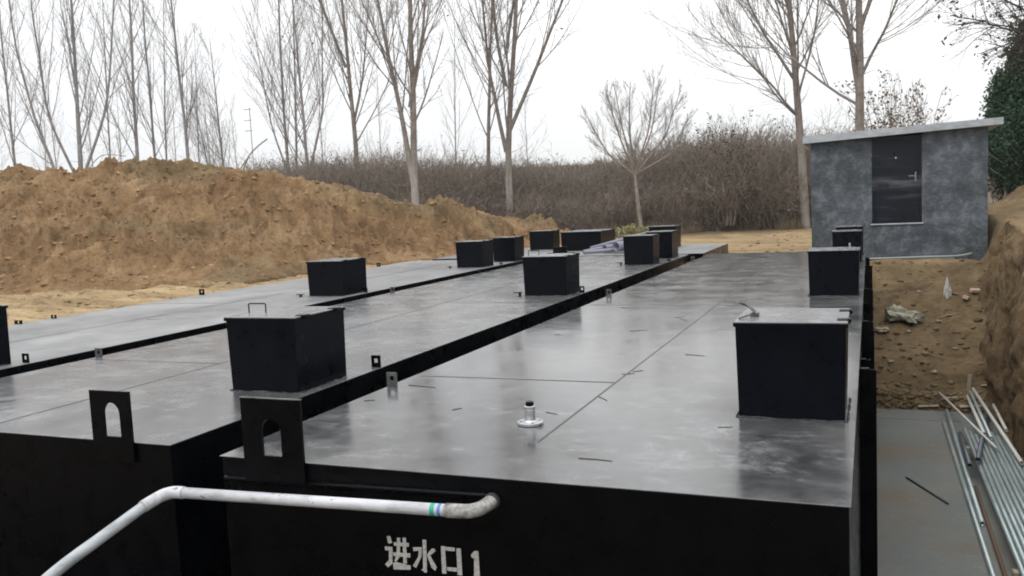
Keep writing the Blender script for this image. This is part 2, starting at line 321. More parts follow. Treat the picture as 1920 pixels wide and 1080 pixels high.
def pit_wall():
    ys_ = np.arange(2.6, 21.75, .05); ts = np.linspace(0, 1, 58); Yg, Tg = np.meshgrid(ys_, ts)
    zlo = -2.78; ztop = ground_z(np.full(ys_.shape, 2.62), ys_)+.04; ztop = np.broadcast_to(ztop, Yg.shape)
    Zg = zlo+(ztop-zlo)*Tg
    wob = .16*fbm(Yg*.8, Yg*0+.4, 4, 31)
    Xg = PITR+wob-.03+.50*Tg**1.6-.05*np.sin(Tg*3.14)
    k = np.minimum(ss(0, .06, Tg), 1-.7*ss(.93, 1, Tg))
    Xg = Xg-k*(.16*fbm(Yg*1.1, Zg*.9, 4, 83)+.13*fbm(Yg*3.2, Zg*2.2, 4, 85, .6)+.05*fbm(Yg*9, Zg*7, 3, 87)+.10*np.clip(fbm(Yg*2.2, Zg*1.4, 3, 89), 0, 1))
    Xg = Xg+.35*ss(20.2, 21.7, Yg)*(1-Tg*.5)+.25*ss(19.8, 21.7, Yg)
    Zg = Zg+.04*k*fbm(Yg*4, Zg*4, 3, 90)
    V = np.stack([Xg, Yg, Zg], -1).reshape(-1, 3); ny, nx = Xg.shape; i = np.arange(ny*nx).reshape(ny, nx)
    F = np.stack([i[:-1, :-1], i[1:, :-1], i[1:, 1:], i[:-1, 1:]], -1).reshape(-1, 4)
    tag(link('pit_wall', np_mesh('pit_wall', V, F), PITSOIL, None, True), kind='structure')
pit_wall()
mb = MB(); mb.box((-10.5, 2.85, -2.76), (1.93, 16.75, -2.675)); mb.box((-.02, 16.2, -2.75), (1.4, 16.9, -2.67))
tag(mb.build('concrete_floor', CONC), kind='structure')

# mound: profile by bearing
T = np.array([(-700, 20, 26, .055), (-300, 18.5, 25, .058), (0, 17.6, 24.5, 100/1650), (50, 17.6, 24.5, 107/1650), (100, 17.6, 24.5, 101/1650), (150, 17.7, 24.5, 96/1650), (200, 17.8, 24.5, 97/1650), (260, 18, 24.8, 106/1650), (300, 18, 25, 107/1650), (380, 18.3, 25, 98/1650), (450, 18.8, 25, 86/1650), (520, 19.5, 25.3, 71/1650), (600, 20.8, 25.8, 55/1650), (680, 22, 26.5, 36/1650), (740, 22.8, 27, 17/1650), (790, 23.6, 27.5, -1/1650), (835, 24.5, 28, 12/1650), (870, 25, 28.6, -1/1650), (905, 25.8, 29.4, -17/1650), (960, 27, 30.2, -27/1650), (1010, 28, 30.8, -38/1650), (1045, 28.8, 31, -50/1650), (1090, 29, 31, -80/1650)])
def mound_grid():
    pxs = np.arange(-700, 1090, 2.2); ds = np.concatenate([np.arange(16, 31, .075), np.arange(31, 44, .5)])
    PX, D = np.meshgrid(pxs, ds); c = (PX-960)/1650
    X = D*(-.3788+.9255*c); Y = D*(.9255+.3788*c)
    foot = np.interp(PX, T[:, 0], T[:, 1]); cre = np.interp(PX, T[:, 0], T[:, 2]); tz = np.interp(PX, T[:, 0], T[:, 3])
    foot = foot+.7*fbm(X*.5, Y*.5, 3, 5)
    zc = 1.3+tz*cre
    s = (D-foot)/(cre-foot); sc1 = np.clip(s, 0, 1)
    prof = (.62*np.sin(sc1*math.pi/2)**1.15+.38*ss(0, 1, sc1))
    back = 1-ss(1.15, 3.2, s)*.8
    big = fbm(X*.45+.3*Y, Y*.45, 4, 41); med = fbm(X*1.5, Y*1.5, 5, 43, .6); fin = fbm(X*5, Y*5, 4, 47, .65)
    rid = 1-np.abs(fbm(X*.55+3, Y*.55-X*.2, 4, 49))*2.2
    edge = ss(0, .25, sc1)*(1-.72*ss(.7, 1, sc1))
    base = ground_z(X, Y)
    H = (zc+.05)*prof*back+edge*(.22*big+.32*(rid-.6)+.34*(.25-np.abs(fbm(X*1.3, Y*1.3, 3, 61)))+.10*med)+(.04+.05*edge)*fin+edge*.16*(.3-np.abs(fbm(X*3.1, Y*3.1, 3, 67)))*ss(-.05, .15, s)+.05*med*ss(0, .1, s)
    chunk = np.clip(fbm(X*2.6, Y*2.6, 3, 53)-.15, 0, 1)*.5*edge+.35*edge*(1-np.abs(fbm(X*1.1+.5*Y, Y*.5, 4, 59))*3).clip(0, 1)*.5
    pl = fbm(X*3.4+.4*Y, Y*2.2, 4, 71, .6); chunk = chunk+edge*.07*ss(.05, .2, pl)-edge*.05*ss(.12, .3, fbm(X*1.7, Y*2.9+X, 4, 73))
    Z = np.where(s > 0, base*(1-sc1)*0+np.maximum(H+chunk-.07, -.4), -.35)
    V = np.stack([X, Y, Z], -1).reshape(-1, 3); ny, nx = X.shape; i = np.arange(ny*nx).reshape(ny, nx)
    F = np.stack([i[:-1, :-1], i[:-1, 1:], i[1:, 1:], i[1:, :-1]], -1).reshape(-1, 4)
    return V, F
V, F = mound_grid()
mound = link('earth_mound', np_mesh('earth_mound', V, F), MOUND, None, True); tag(mound, kind='structure')
MZ = V
# loose clods
cb = M('mound_crumbs', (.2, .13, .07), .95, spec=.1); cb.set(color=cb.ramp(cb.noise(1.3, 8, (1, 1, 1), .7), [(.32, (.15, .095, .05)), (.5, (.26, .17, .09)), (.68, (.38, .27, .16))])); CRUMB = cb.m
rng = np.random.default_rng(4)
def ico(): 
    bm = bmesh.new(); bmesh.ops.create_icosphere(bm, subdivisions=1, radius=1); v = np.array([q.co for q in bm.verts]); f = np.array([[q.index for q in p.verts] for p in bm.faces]); bm.free(); return v, f
IV, IF = ico()
ck = M('pit_clods', (.16, .115, .065), .95, spec=.1); ck.set(color=ck.ramp(ck.noise(.9, 6), [(.3, (.07, .047, .027)), (.7, (.20, .15, .09))])); CLOD = ck.m
def clods(name, P, R, mat, flat=.6, seed=0):
    rg = np.random.default_rng(seed); n = len(P); j = 1+.35*rg.standard_normal((n, len(IV), 1)); sc3 = np.stack([1+.5*rg.random(n), 1+.3*rg.random(n), flat+0*P[:, 0]], -1)[:, None]
    a = rg.random(n)*6.28; c, s = np.cos(a)[:, None], np.sin(a)[:, None]
    q = IV[None]*np.clip(j, .5, 1.6)*sc3; q = np.stack([q[..., 0]*c-q[..., 1]*s, q[..., 0]*s+q[..., 1]*c, q[..., 2]], -1)*R[:, None, None]+P[:, None]
    f = (IF[None]+(np.arange(n)*len(IV))[:, None, None]).reshape(-1, 3)
    return link(name, np_mesh(name, q.reshape(-1, 3), f), mat)
idx = rng.integers(0, len(MZ), 26000); P = MZ[idx]; k = P[:, 2] > -.2; P = P[k]
tag(clods('loose_clods', P-np.array([0, 0, .008]), (.010+.055*rng.random(len(P))**8), CRUMB, .75), kind='stuff')
n = 5200; X = rng.uniform(-24, -10.9, n); Y = rng.uniform(6, 26, n); Z = ground_z(X, Y)
tag(clods('sand_lumps', np.stack([X, Y, Z-.005], -1), .012+.04*rng.random(n)**3, GROUND, .5, 3), kind='stuff')
n = 2600; X = np.concatenate([rng.uniform(-.1, 2.6, 900), rng.uniform(-.05, 1.9, 1200), rng.uniform(-3.3, 1.2, 500)]); Y = np.concatenate([rng.uniform(16.9, 21.5, 900), 17.15+.22*rng.standard_normal(1200), rng.uniform(20.4, 31, 500)]); Z = ground_z(X, Y)
cl_ = clods('pit_rubble', np.stack([X, Y, Z-.005], -1), .008+.055*rng.random(n)**5, CLOD, .6, 5); tag(cl_, kind='stuff')

# ------------------------------------------------------------------ tanks
def lug_arch(x0, x1, z1, y, zb=-.10, t=.012, hole=(.35, .78), hz0=.03, hz1=.23, round_=True):
    mb = MB(); wx = x1-x0; a = x0+wx*hole[0]; b = x0+wx*hole[1]; r = (b-a)/2; cx = (a+b)/2
    arc = [(cx+r*math.cos(q), hz1-r*.9+r*1.1*math.sin(q)) for q in np.linspace(0, math.pi, 11)] if round_ else [(b, hz1), (a, hz1)]
    hole_ = [(b, hz0)]+arc+[(a, hz0)]
    # frame as three boxes plus the head round the arch
    mb.prism([(x0, zb), (a, zb), (a, z1), (x0, z1)], y-t, y); mb.prism([(b, zb), (x1, zb), (x1, z1), (b, z1)], y-t, y)
    mb.prism([(a, zb), (b, zb), (b, hz0), (a, hz0)], y-t, y)
    pts = arc[::-1]
    for p, q in zip(pts, pts[1:]): mb.prism([p, q, (q[0], z1), (p[0], z1)], y-t, y)
    return mb
def tank(x0, x1, y0, y1, label, off, gl=.17, film0=.085, zb=-2.68, zt=0):
    t = empty('storage_tank', (x0, y0, zb), label, 'tank', 'black steel tanks buried in the pit')
    def P(mb, name, mat, lab=None):
        bmesh.ops.translate(mb.bm, verts=mb.bm.verts[:], vec=(-x0, -y0, -zb)); o = mb.build(name, mat, t)
        if lab: o['label'] = lab
        return o
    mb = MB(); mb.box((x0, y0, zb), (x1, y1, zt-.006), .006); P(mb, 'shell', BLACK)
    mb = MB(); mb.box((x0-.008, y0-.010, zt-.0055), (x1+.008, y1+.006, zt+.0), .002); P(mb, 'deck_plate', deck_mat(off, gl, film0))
    return t, P
def rel(t, mb): bmesh.ops.translate(mb.bm, verts=mb.bm.verts[:], vec=-t.location)
def hatch(t, x0, x1, y0, y1, h=.55, label=None, handle='up', side=True, taper=.012, z=0.0, hinge='right'):
    """box manhole: body > lid, handle, hinges"""
    mb = MB(); vs = mb.box((x0, y0, z-.002), (x1, y1, z+h), 0)
    for q in vs:
        if q.co.z < z+.1: q.co.x += taper if q.co.x < (x0+x1)/2 else -taper; q.co.y += taper*.5 if q.co.y < (y0+y1)/2 else 0
    es = [e for e in mb.bm.edges]; bmesh.ops.bevel(mb.bm, geom=es, offset=.004, segments=1, affect='EDGES')
    rel(t, mb); b = mb.build('manhole', HATCH, t)
    if label: b['label'] = label
    def sub(mb, name, mat): rel(t, mb); o = mb.build(name, mat, b); return o
    mb = MB(); o = .009
    mb.box((x0-o, y0-o, z+h+.001), (x1+o, y1+o, z+h+.009), .002); sub(mb, 'lid', LID)
    mb = MB()
    for a, c in (((x0-o, y0-o), (x1+o, y0-o+.005)), ((x0-o, y1+o-.005), (x1+o, y1+o))): mb.box((a[0], a[1]-.001, z+h-.02), (c[0], c[1]-.001, z+h+.0005))
    mb.box((x0-o, y0-o+.006, z+h-.02), (x0-o+.005, y1+o-.008, z+h+.0005)); mb.box((x1+o-.005, y0-o+.006, z+h-.02), (x1+o, y1+o-.008, z+h+.0005))
    sub(mb, 'lid_rim', HATCH)
    random.seed(int(abs(x0*100)+y0*10)); mb = MB(); pl = []
    cs = [(x0-.004, y1), (x0-.004, y0-.004), (x1+.004, y0-.004), (x1+.004, y1)]
    for (ax, ay), (bx, by) in zip(cs, cs[1:]):
        for i in range(14): pl.append((ax+(bx-ax)*i/14, ay+(by-ay)*i/14, z+.003))
    mb.tube(pl, [random.choice((.002, .003, .005, .007, .010)) for _ in pl], 5)
    sub(mb, 'weld_bead', DUST)
    if side:
        for f in ((.18, .82) if hinge == 'right' else ()):
            mb = MB(); yy = y0+(y1-y0)*f; mb.tube([(x1+o+.004, yy-.045, z+h+.004), (x1+o+.004, yy+.045, z+h+.004)], .013, 8); mb.box((x1-.05, yy-.035, z+h+.009), (x1+o, yy+.035, z+h+.014)); sub(mb, 'hinge', HATCH)
    if handle == 'up':
        mb = MB(); yy = (y0+y1)/2-.05; xa = x0+.0; mb.tube([(xa, yy, z+h+.005), (xa, yy, z+h+.072), (xa+.008, yy, z+h+.078), (xa+.152, yy, z+h+.078), (xa+.16, yy, z+h+.072), (xa+.16, yy, z+h+.005)], .005, 8); sub(mb, 'handle', HATCH)
    elif handle == 'bent':
        mb = MB(); bx, by, bz = x0+.03, y0+.28, z+h+.012
        mb.tube([(bx-.02, by+.02, bz+.06), (bx-.035, by-.01, bz+.075), (bx, by-.03, bz+.07), (bx+.05, by-.06, bz+.03), (bx+.075, by-.07, bz+.004)], .005, 8)
        mb.tube([(bx-.02, by+.02, bz+.06), (bx+.03, by+.0, bz+.045), (bx+.06, by-.04, bz+.03), (bx+.03, by-.1, bz+.012), (bx-.02, by-.17, bz+.002)], .005, 8)
        mb.box((bx+.03, by-.06, bz-.004), (bx+.08, by-.015, bz+.02), .004); sub(mb, 'handle', EDGE)
    elif handle == 'post':
        mb = MB(); mb.box((x1-.12, y0+.10, z+h+.009), (x1-.10, y0+.14, z+h+.085), .003); sub(mb, 'handle', CHROME)
    return b
def small_lug(t, x, y, h=.10, wdt=.08, mat=None, z=0.0, below=.04, face='y'):
    # plate with a hole, welded to the edge
    mb = MB(); r = .018; cx = x; cz = z+h*.55
    x0, x1 = x-wdt/2, x+wdt/2
    mb.prism([(x0, z-below), (cx-r, z-below), (cx-r, z+h), (x0, z+h)], y, y+.01); mb.prism([(cx+r, z-below), (x1, z-below), (x1, z+h), (cx+r, z+h)], y, y+.01)
    mb.prism([(cx-r, z-below), (cx+r, z-below), (cx+r, cz-r), (cx-r, cz-r)], y, y+.01); mb.prism([(cx-r, cz+r), (cx+r, cz+r), (cx+r, z+h), (cx-r, z+h)], y, y+.01)
    rel(t, mb); return mb.build('lifting_tab', mat or BLACK, t)
def seam(t, runs, z=0):
    for (ax, ay, bx, by) in runs:
        mb = MB(); w2 = .006
        if ax == bx: mb.box((ax-w2, ay, z-.002), (ax+w2, by, z+.0025), .001)
        else: mb.box((ax, ay-w2, z-.002), (bx, ay+w2, z+.0025), .001)
        rel(t, mb); mb.build('weld_seam', WELD, t)

# near right tank
CX0, CX1, CY0, CY1 = -3.315, -.087, 3.771, 19.95
tc_, P = tank(CX0, CX1, CY0, CY1, 'black tank nearest the camera on the right, with the white lettering and galvanised flange', (0, 0, 0), .10, .08)
hatch(tc_, -.73, -.125, 5.17, 5.80, .555, 'nearest manhole, with a bent rod handle lying on its lid', 'bent')
hatch(tc_, -.71, -.12, 11.42, 12.04, .555, 'manhole with an upright steel post on its lid', 'post')
hatch(tc_, -.62, -.13, 16.6, 17.2, .555, 'far manhole in front of the shed door', None)
hatch(tc_, -.62, -.12, 18.6, 19.2, .555, 'farthest manhole of the near tank, beside the shed', None)
seam(tc_, [(-1.69, 4.4, -1.69, 19.8), (-3.26, 6.0, -1.70, 6.0), (-1.68, 10.5, -.12, 10.5), (-3.26, 10.52, -1.70, 10.52), (-3.26, 15.1, -.12, 15.1)])
b = lug_arch(-3.142, -2.757, .335, 3.759, -.12, .014, (.33, .65), .025, .215); rel(tc_, b); lg = b.build('lifting_lug', BLACK, tc_); lg['label'] = 'large arched lug standing up at the corner'
mb = MB(); mb.box((-3.146, 3.742, .3352), (-2.753, 3.762, .3392)); rel(tc_, mb); o = mb.build('lug_edge', EDGE, lg)
small_lug(tc_, -3.30, 5.62, .10, .085, EDGE); small_lug(tc_, -3.28, 11.46, .10, .07, EDGE); small_lug(tc_, -3.28, 17.6, .10, .07, EDGE)
# rounded bar added along the end face for the bent plate's highlight
mb = MB(); mb.tube([(-3.30, 3.768, -.125), (-1.75, 3.768, -.095), (-1.71, 3.772, -.094)], .016, 10); rel(tc_, mb); mb.build('highlight_bar', BLACK, tc_)
# galvanised flange on the deck
mb = MB(); mb.lathe([(.075, 0), (.078, .002), (.078, .016), (.075, .018), (.038, .019), (.033, .026), (.030, .05), (.030, .085), (.033, .09), (.033, .108), (.028, .111)], (-1.87, 4.76, .002), 28)
rel(tc_, mb); fl = mb.build('pipe_flange', CHROME, tc_)
mb = MB(); mb.lathe([(.024, 0), (.024, .022), (.020, .026)], (-1.87, 4.76, .112), 20); rel(tc_, mb); mb.build('threaded_plug', BLACK, fl)
for k in range(4):
    a = .6+k*math.pi/2; mb = MB(); mb.lathe([(.009, 0), (.009, .0015)], (-1.87+.058*math.cos(a), 4.76+.058*math.sin(a), .0195), 10); rel(tc_, mb); mb.build('bolt_hole', BLACK, fl)
# side ribs of the near tank's right flank
for i, y in enumerate(np.arange(7.25, 19.6, 1.18)):
    mb = MB(); d_ = (.125, .08, .11)[i % 3]; tz_ = (-.10, -.24, -.06, -.33, -.16)[i % 5]; mb.box((CX1+.001, y, -2.6), (CX1+.001+d_, y+.008, tz_)); mb.box((CX1+.001+d_-.008, y+.0085, -2.6), (CX1+.001+d_, y+.07, tz_)); mb.box((CX1+.001, y-.002, tz_+.0005), (CX1+.001+d_*.6, y+.05, tz_+.008))
    rel(tc_, mb); mb.build('side_rib', BLACK, tc_)
mb = MB(); mb.box((CX1+.001, 4.0, -2.62), (CX1+.10, 19.8, -2.55)); rel(tc_, mb); mb.build('foot_rail', BLACK, tc_)
# painted lettering
S = [[(-2.298,-.356),(-2.277,-.354),(-2.268,-.389),(-2.29,-.394)],[(-2.313,-.412),(-2.268,-.41),(-2.268,-.429),(-2.311,-.432)],[(-2.289,-.4325),(-2.268,-.4305),(-2.272,-.478),(-2.292,-.4795)],[(-2.292,-.481),(-2.272,-.479),(-2.273,-.499),(-2.301,-.522),(-2.316,-.506)],[(-2.269,-.495),(-2.255,-.488),(-2.167,-.498),(-2.17,-.519),(-2.267,-.528)],
[(-2.238,-.359),(-2.219,-.357),(-2.227,-.456),(-2.251,-.487),(-2.261,-.483),(-2.246,-.447)],[(-2.205,-.355),(-2.186,-.353),(-2.189,-.489),(-2.209,-.491)],[(-2.257,-.384),(-2.171,-.379),(-2.172,-.399),(-2.258,-.402)],[(-2.264,-.438),(-2.166,-.433),(-2.168,-.455),(-2.265,-.457)],
[(-2.09,-.353),(-2.07,-.353),(-2.076,-.521),(-2.088,-.525),(-2.107,-.51),(-2.096,-.504)],[(-2.148,-.399),(-2.097,-.393),(-2.098,-.41),(-2.147,-.419)],[(-2.117,-.416),(-2.099,-.411),(-2.102,-.442),(-2.137,-.506),(-2.155,-.496),(-2.12,-.444)],[(-2.024,-.395),(-2.021,-.405),(-2.065,-.441),(-2.071,-.427),(-2.04,-.393)],[(-2.07,-.433),(-2.055,-.428),(-2.019,-.489),(-2.029,-.507),(-2.047,-.495)],
[(-1.989,-.376),(-1.967,-.374),(-1.966,-.515),(-1.99,-.517)],[(-1.965,-.377),(-1.913,-.376),(-1.914,-.394),(-1.966,-.396)],[(-1.904,-.378),(-1.88,-.377),(-1.879,-.514),(-1.905,-.515)],[(-1.961,-.481),(-1.907,-.479),(-1.908,-.498),(-1.962,-.499)],
[(-1.807,-.381),(-1.785,-.379),(-1.783,-.539),(-1.817,-.543)],[(-1.826,-.403),(-1.809,-.383),(-1.811,-.42),(-1.823,-.414)]]
mb = MB()
for i, s in enumerate(S): mb.prism(s, CY0-.0016-.0003*(i % 5), CY0-.0001)
rel(tc_, mb); o = mb.build('painted_lettering', STENCIL, tc_); o['label'] = 'white stencilled characters reading inlet one'
# middle tank
tb_, P = tank(-7.025, -3.786, 3.882, 19.9, 'black tank in the middle, between the two long gaps', (11, 3, 0), .19, .105)
hatch(tb_, -4.48, -3.86, 5.25, 5.90, .55, 'manhole with an upright looped handle and ragged hinge edge', 'up')
hatch(tb_, -4.55, -3.90, 11.55, 12.15, .55, 'manhole standing alone half way along the deck', 'up')
hatch(tb_, -4.52, -3.92, 16.95, 17.5, .57, 'manhole in front of the grey plastic pipes', None)
hatch(tb_, -4.45, -3.90, 18.65, 19.3, .57, 'last manhole on the middle tank', None)
seam(tb_, [(-5.41, 4.0, -5.41, 19.8), (-6.95, 6.22, -5.42, 6.22), (-5.40, 10.75, -3.85, 10.75), (-6.95, 15.0, -3.85, 15.0)])
b = lug_arch(-4.357, -4.045, .307, 3.870, -.12, .014, (.33, .73), .03, .225); rel(tb_, b); lg = b.build('lifting_lug', BLACK, tb_); lg['label'] = 'arched lug with a round topped opening'
small_lug(tb_, -3.83, 6.28, .10, .085); small_lug(tb_, -3.83, 12.0, .09, .07); small_lug(tb_, -6.98, 6.33, .09, .085, EDGE); small_lug(tb_, -7.0, 12.1, .09, .07, EDGE); small_lug(tb_, -3.83, 17.9, .09, .07)
for x, y in ((-4.62, 11.56), (-4.60, 17.0)):
    mb = MB(); mb.box((x-.09, y-.02, .045), (x+.03, y+.05, .055), .002); mb.box((x-.015, y, 0), (x+.015, y+.03, .045)); rel(tb_, mb); mb.build('drain_bracket', BLACK, tb_)
# left tank
ta_, P = tank(-10.685, -7.473, 3.95, 19.6, 'black tank on the left, with sand lying along its far edge', (23, 8, 0), .42, .16)
hatch(ta_, -8.25, -7.62, 5.28, 5.90, .56, 'manhole cut off by the left edge of the photo', None)
hatch(ta_, -8.24, -7.60, 11.62, 12.35, .545, 'wide manhole in front of the mound foot', None)
hatch(ta_, -8.22, -7.60, 17.0, 17.6, .55, 'left of the paired far manholes', None)
hatch(ta_, -8.05, -7.50, 18.6, 19.2, .55, 'right of the paired far manholes', None)
seam(ta_, [(-9.08, 4.0, -9.08, 19.5), (-10.6, 10.7, -9.09, 10.7)])
small_lug(ta_, -7.53, 5.97, .09, .085); small_lug(ta_, -7.52, 12.15, .08, .07); small_lug(ta_, -7.52, 17.8, .08, .07); small_lug(ta_, -10.63, 11.91, .10, .11); small_lug(ta_, -10.62, 17.8, .09, .1); small_lug(ta_, -10.65, 8.95, .05, .1); small_lug(ta_, -10.66, 8.4, .05, .14)
for x, y in ((-8.35, 11.55), (-8.36, 16.95)):
    mb = MB(); mb.box((x-.07, y-.02, .03), (x+.05, y+.05, .04), .002); mb.box((x-.015, y, 0), (x+.015, y+.03, .03)); rel(ta_, mb); mb.build('drain_bracket', BLACK, ta_)
# far cross tank
td_, P = tank(-10.42, -3.52, 20.15, 24.0, 'shorter black tank lying crosswise beyond the far ends of the long tanks', (31, 1, 0), .40, .16)
hatch(td_, -8.86, -8.16, 23.1, 23.7, .52, 'small manhole at the foot of the mound', None)
hatch(td_, -7.60, -6.50, 22.15, 23.6, .50, 'widest manhole, behind the grey plastic pipes', None)
hatch(td_, -5.35, -4.65, 22.7, 23.4, .55, 'manhole peeping over the last two of the middle tank', None)
mb = MB(); mb.box((-7.45, 21.05, 0), (-7.08, 21.1, .18), .004); mb.box((-7.6, 21.0, -.001), (-6.9, 21.16, .03), .004); rel(td_, mb); mb.build('pipe_saddle', BLACK, td_)

# ------------------------------------------------------------------ white water pipe
wpipe = empty('water_pipe', (-1.69, 3.77, -.115), 'white plastic water pipe running from the tank wall and bending down to the lower left', 'pipe')
def relp(root, mb, name, mat, parent=None): rel(root, mb); return mb.build(name, mat, parent or root)
def smooth(pts, n=8):
    pts = [Vector(p) for p in pts]; o = []
    for i in range(len(pts)-1):
        p0 = pts[max(i-1, 0)]; p1 = pts[i]; p2 = pts[i+1]; p3 = pts[min(i+2, len(pts)-1)]
        for k in range(n):
            t = k/n; o.append(.5*((2*p1)+(-p0+p2)*t+(2*p0-5*p1+4*p2-p3)*t*t+(-p0+3*p1-3*p2+p3)*t**3))
    return o+[pts[-1]]
mb = MB(); mb.tube([(-3.50, 3.62, -.177), (-1.80, 3.62, -.127)], .030, 18); relp(wpipe, mb, 'straight_pipe', PVC)
mb = MB(); mb.tube(smooth([(-3.46, 3.62, -.176), (-3.53, 3.615, -.178), (-3.575, 3.57, -.188), (-3.60, 3.46, -.213)], 8), .034, 18); relp(wpipe, mb, 'bend_fitting', PVC)
mb = MB(); mb.tube(smooth([(-3.598, 3.48, -.21), (-3.63, 3.2, -.29), (-3.65, 2.9, -.375), (-3.70, 2.45, -.58), (-3.76, 1.9, -.95)], 8), .030, 18); relp(wpipe, mb, 'sloping_pipe', PVCG)
mb = MB(); mb.tube([(-1.87, 3.62, -.129), (-1.80, 3.62, -.127)], .0345, 18); mb.tube(smooth([(-1.81, 3.62, -.127), (-1.755, 3.63, -.126), (-1.715, 3.665, -.122), (-1.698, 3.72, -.117), (-1.692, 3.768, -.113)], 6), .034, 18); relp(wpipe, mb, 'elbow', ELBOW)
mb = MB(); mb.tube([(-1.692, 3.742, -.115), (-1.692, 3.769, -.113)], .040, 18); relp(wpipe, mb, 'elbow_collar', ROD)
mb = MB(); mb.tube([(-1.947, 3.62, -.1313), (-1.925, 3.62, -.1306)], .0306, 18); relp(wpipe, mb, 'green_band', GREEN)
mb = MB(); mb.tube([(-1.907, 3.62, -.1301), (-1.892, 3.62, -.1297)], .0306, 18); relp(wpipe, mb, 'blue_band', BLUE)

# ------------------------------------------------------------------ shed
SY = 22.06
shed = empty('pump_house', (.57, SY, -.35), 'small grey rendered hut with a dark door and a slanting flat roof', 'hut')
mb = MB(); X0, X1 = -1.28, 2.42; DX0, DX1 = .05, 1.10; DZ0, DZ1 = .47, 2.42
def wallbox(x0, x1, z0, zl, zr, y0=SY, y1=SY+.22): mb.prism([(x0, z0), (x1, z0), (x1, zr), (x0, zl)], y0, y1)
zt = lambda x: 2.40+(x-X0)/(X1-X0)*.13
wallbox(X0, DX0, -.9, zt(X0), zt(DX0)); wallbox(DX1, X1, -.9, zt(DX1), zt(X1)); wallbox(DX0, DX1, -.9, DZ0, DZ0)
mb.box((X0, SY+.221, -.9), (X0+.22, SY+2.8, 2.40)); mb.box((X1-.22, SY+.221, -.9), (X1, SY+2.8, 2.52)); mb.box((X0+.221, SY+2.6, -.9), (X1-.221, SY+2.8, 2.40))
relp(shed, mb, 'wall', RENDER)
mb = MB(); ra, rb = X0-.16, X1+.27
mb.prism([(ra, zt(ra)+.005), (rb, zt(rb)+.005), (rb, zt(rb)+.155), (ra, zt(ra)+.175)], SY-.22, SY+3.0); relp(shed, mb, 'roof', ROOF)
mb = MB(); mb.box((DX0+.002, SY+.05, DZ0+.002), (DX1-.002, SY+.09, DZ1+.02)); rel(shed, mb); door = mb.build('door', DOOR, shed)
mb = MB(); mb.box((DX0+.003, SY+.02, DZ0+.06), (DX0+.055, SY+.0495, DZ1)); mb.box((DX1-.055, SY+.02, DZ0+.06), (DX1-.003, SY+.0495, DZ1)); mb.box((DX0+.056, SY+.02, DZ1-.05), (DX1-.056, SY+.0495, DZ1)); relp(shed, mb, 'door_frame', DOOR, door)
mb = MB(); mb.box((.955, SY+.01, 1.40), (.985, SY+.0495, 1.62), .004); mb.box((.83, SY-.01, 1.52), (.98, SY+.0095, 1.545), .004); relp(shed, mb, 'door_handle', DULL, door)
mb = MB(); mb.tube([(.56, SY+.03, 1.96), (.56, SY+.0495, 1.96)], .02, 12); relp(shed, mb, 'peephole', CHROME, door)
mb = MB()
for z0, z1 in ((.62, 1.22), (1.34, 1.62), (1.74, 2.3)):
    mb.box((DX0+.12, SY+.046, z0), (DX1-.24, SY+.0498, z1), .003)
relp(shed, mb, 'door_panel', DOOR, door)
mb = MB(); mb.box((DX0-.03, SY-.05, DZ0-.03), (DX1+.03, SY+.045, DZ0), .006); relp(shed, mb, 'door_sill', ROOF)
mb = MB(); mb.box((-.6, SY-.42, -.7), (1.75, SY-.02, -.33), .03); relp(shed, mb, 'footing', CONC)
mb = MB(); mb.tube(smooth([(-.15, SY-.44, -.31), (.5, SY-.42, -.30), (1.2, SY-.38, -.29), (1.8, SY-.25, -.29), (2.1, SY-.1, -.25)], 6), .022, 8); tag(mb.build('hose', M('grey_hose', (.3, .32, .3), .7).m), 'thin grey hose lying along the foot of the hut wall', 'hose')

# ------------------------------------------------------------------ tubes, rods, scrap in the pit
def tube_thing(a, b, r, mat, name, label, cat, group=None):
    mb = MB(); mid = Vector(a); mb.pipe(a, b, r, r*.82); bmesh.ops.translate(mb.bm, verts=mb.bm.verts[:], vec=-mid)
    o = mb.build(name, mat); o.location = mid; return tag(o, label, cat, group)
F0 = -2.675
G = 'galvanised tubes stacked along the pit wall'
ORD = ['first', 'second', 'third', 'fourth', 'fifth', 'sixth', 'seventh', 'eighth', 'ninth', 'tenth']
for i in range(10):
    tube_thing((1.34+.058*i, 15.0-.1*(i*7 % 5), F0+.19+.004*(i % 3)), (1.36+.058*i, 8.2+.2*(i % 3), F0+.19+.004*(i % 3)), .026, GALV, 'steel_tube', ORD[i]+' tube from the left in the tight flat row by the pit wall', 'tube', G)
for y in (9.5, 14.0):
    mb = MB(); mb.box((1.28, y, F0+.001), (1.92, y+.1, F0+.16), .005); tag(mb.build('timber_bearer', WOODP), 'timber bearer under the '+('far' if y > 12 else 'near')+' end of the tube row', 'timber')
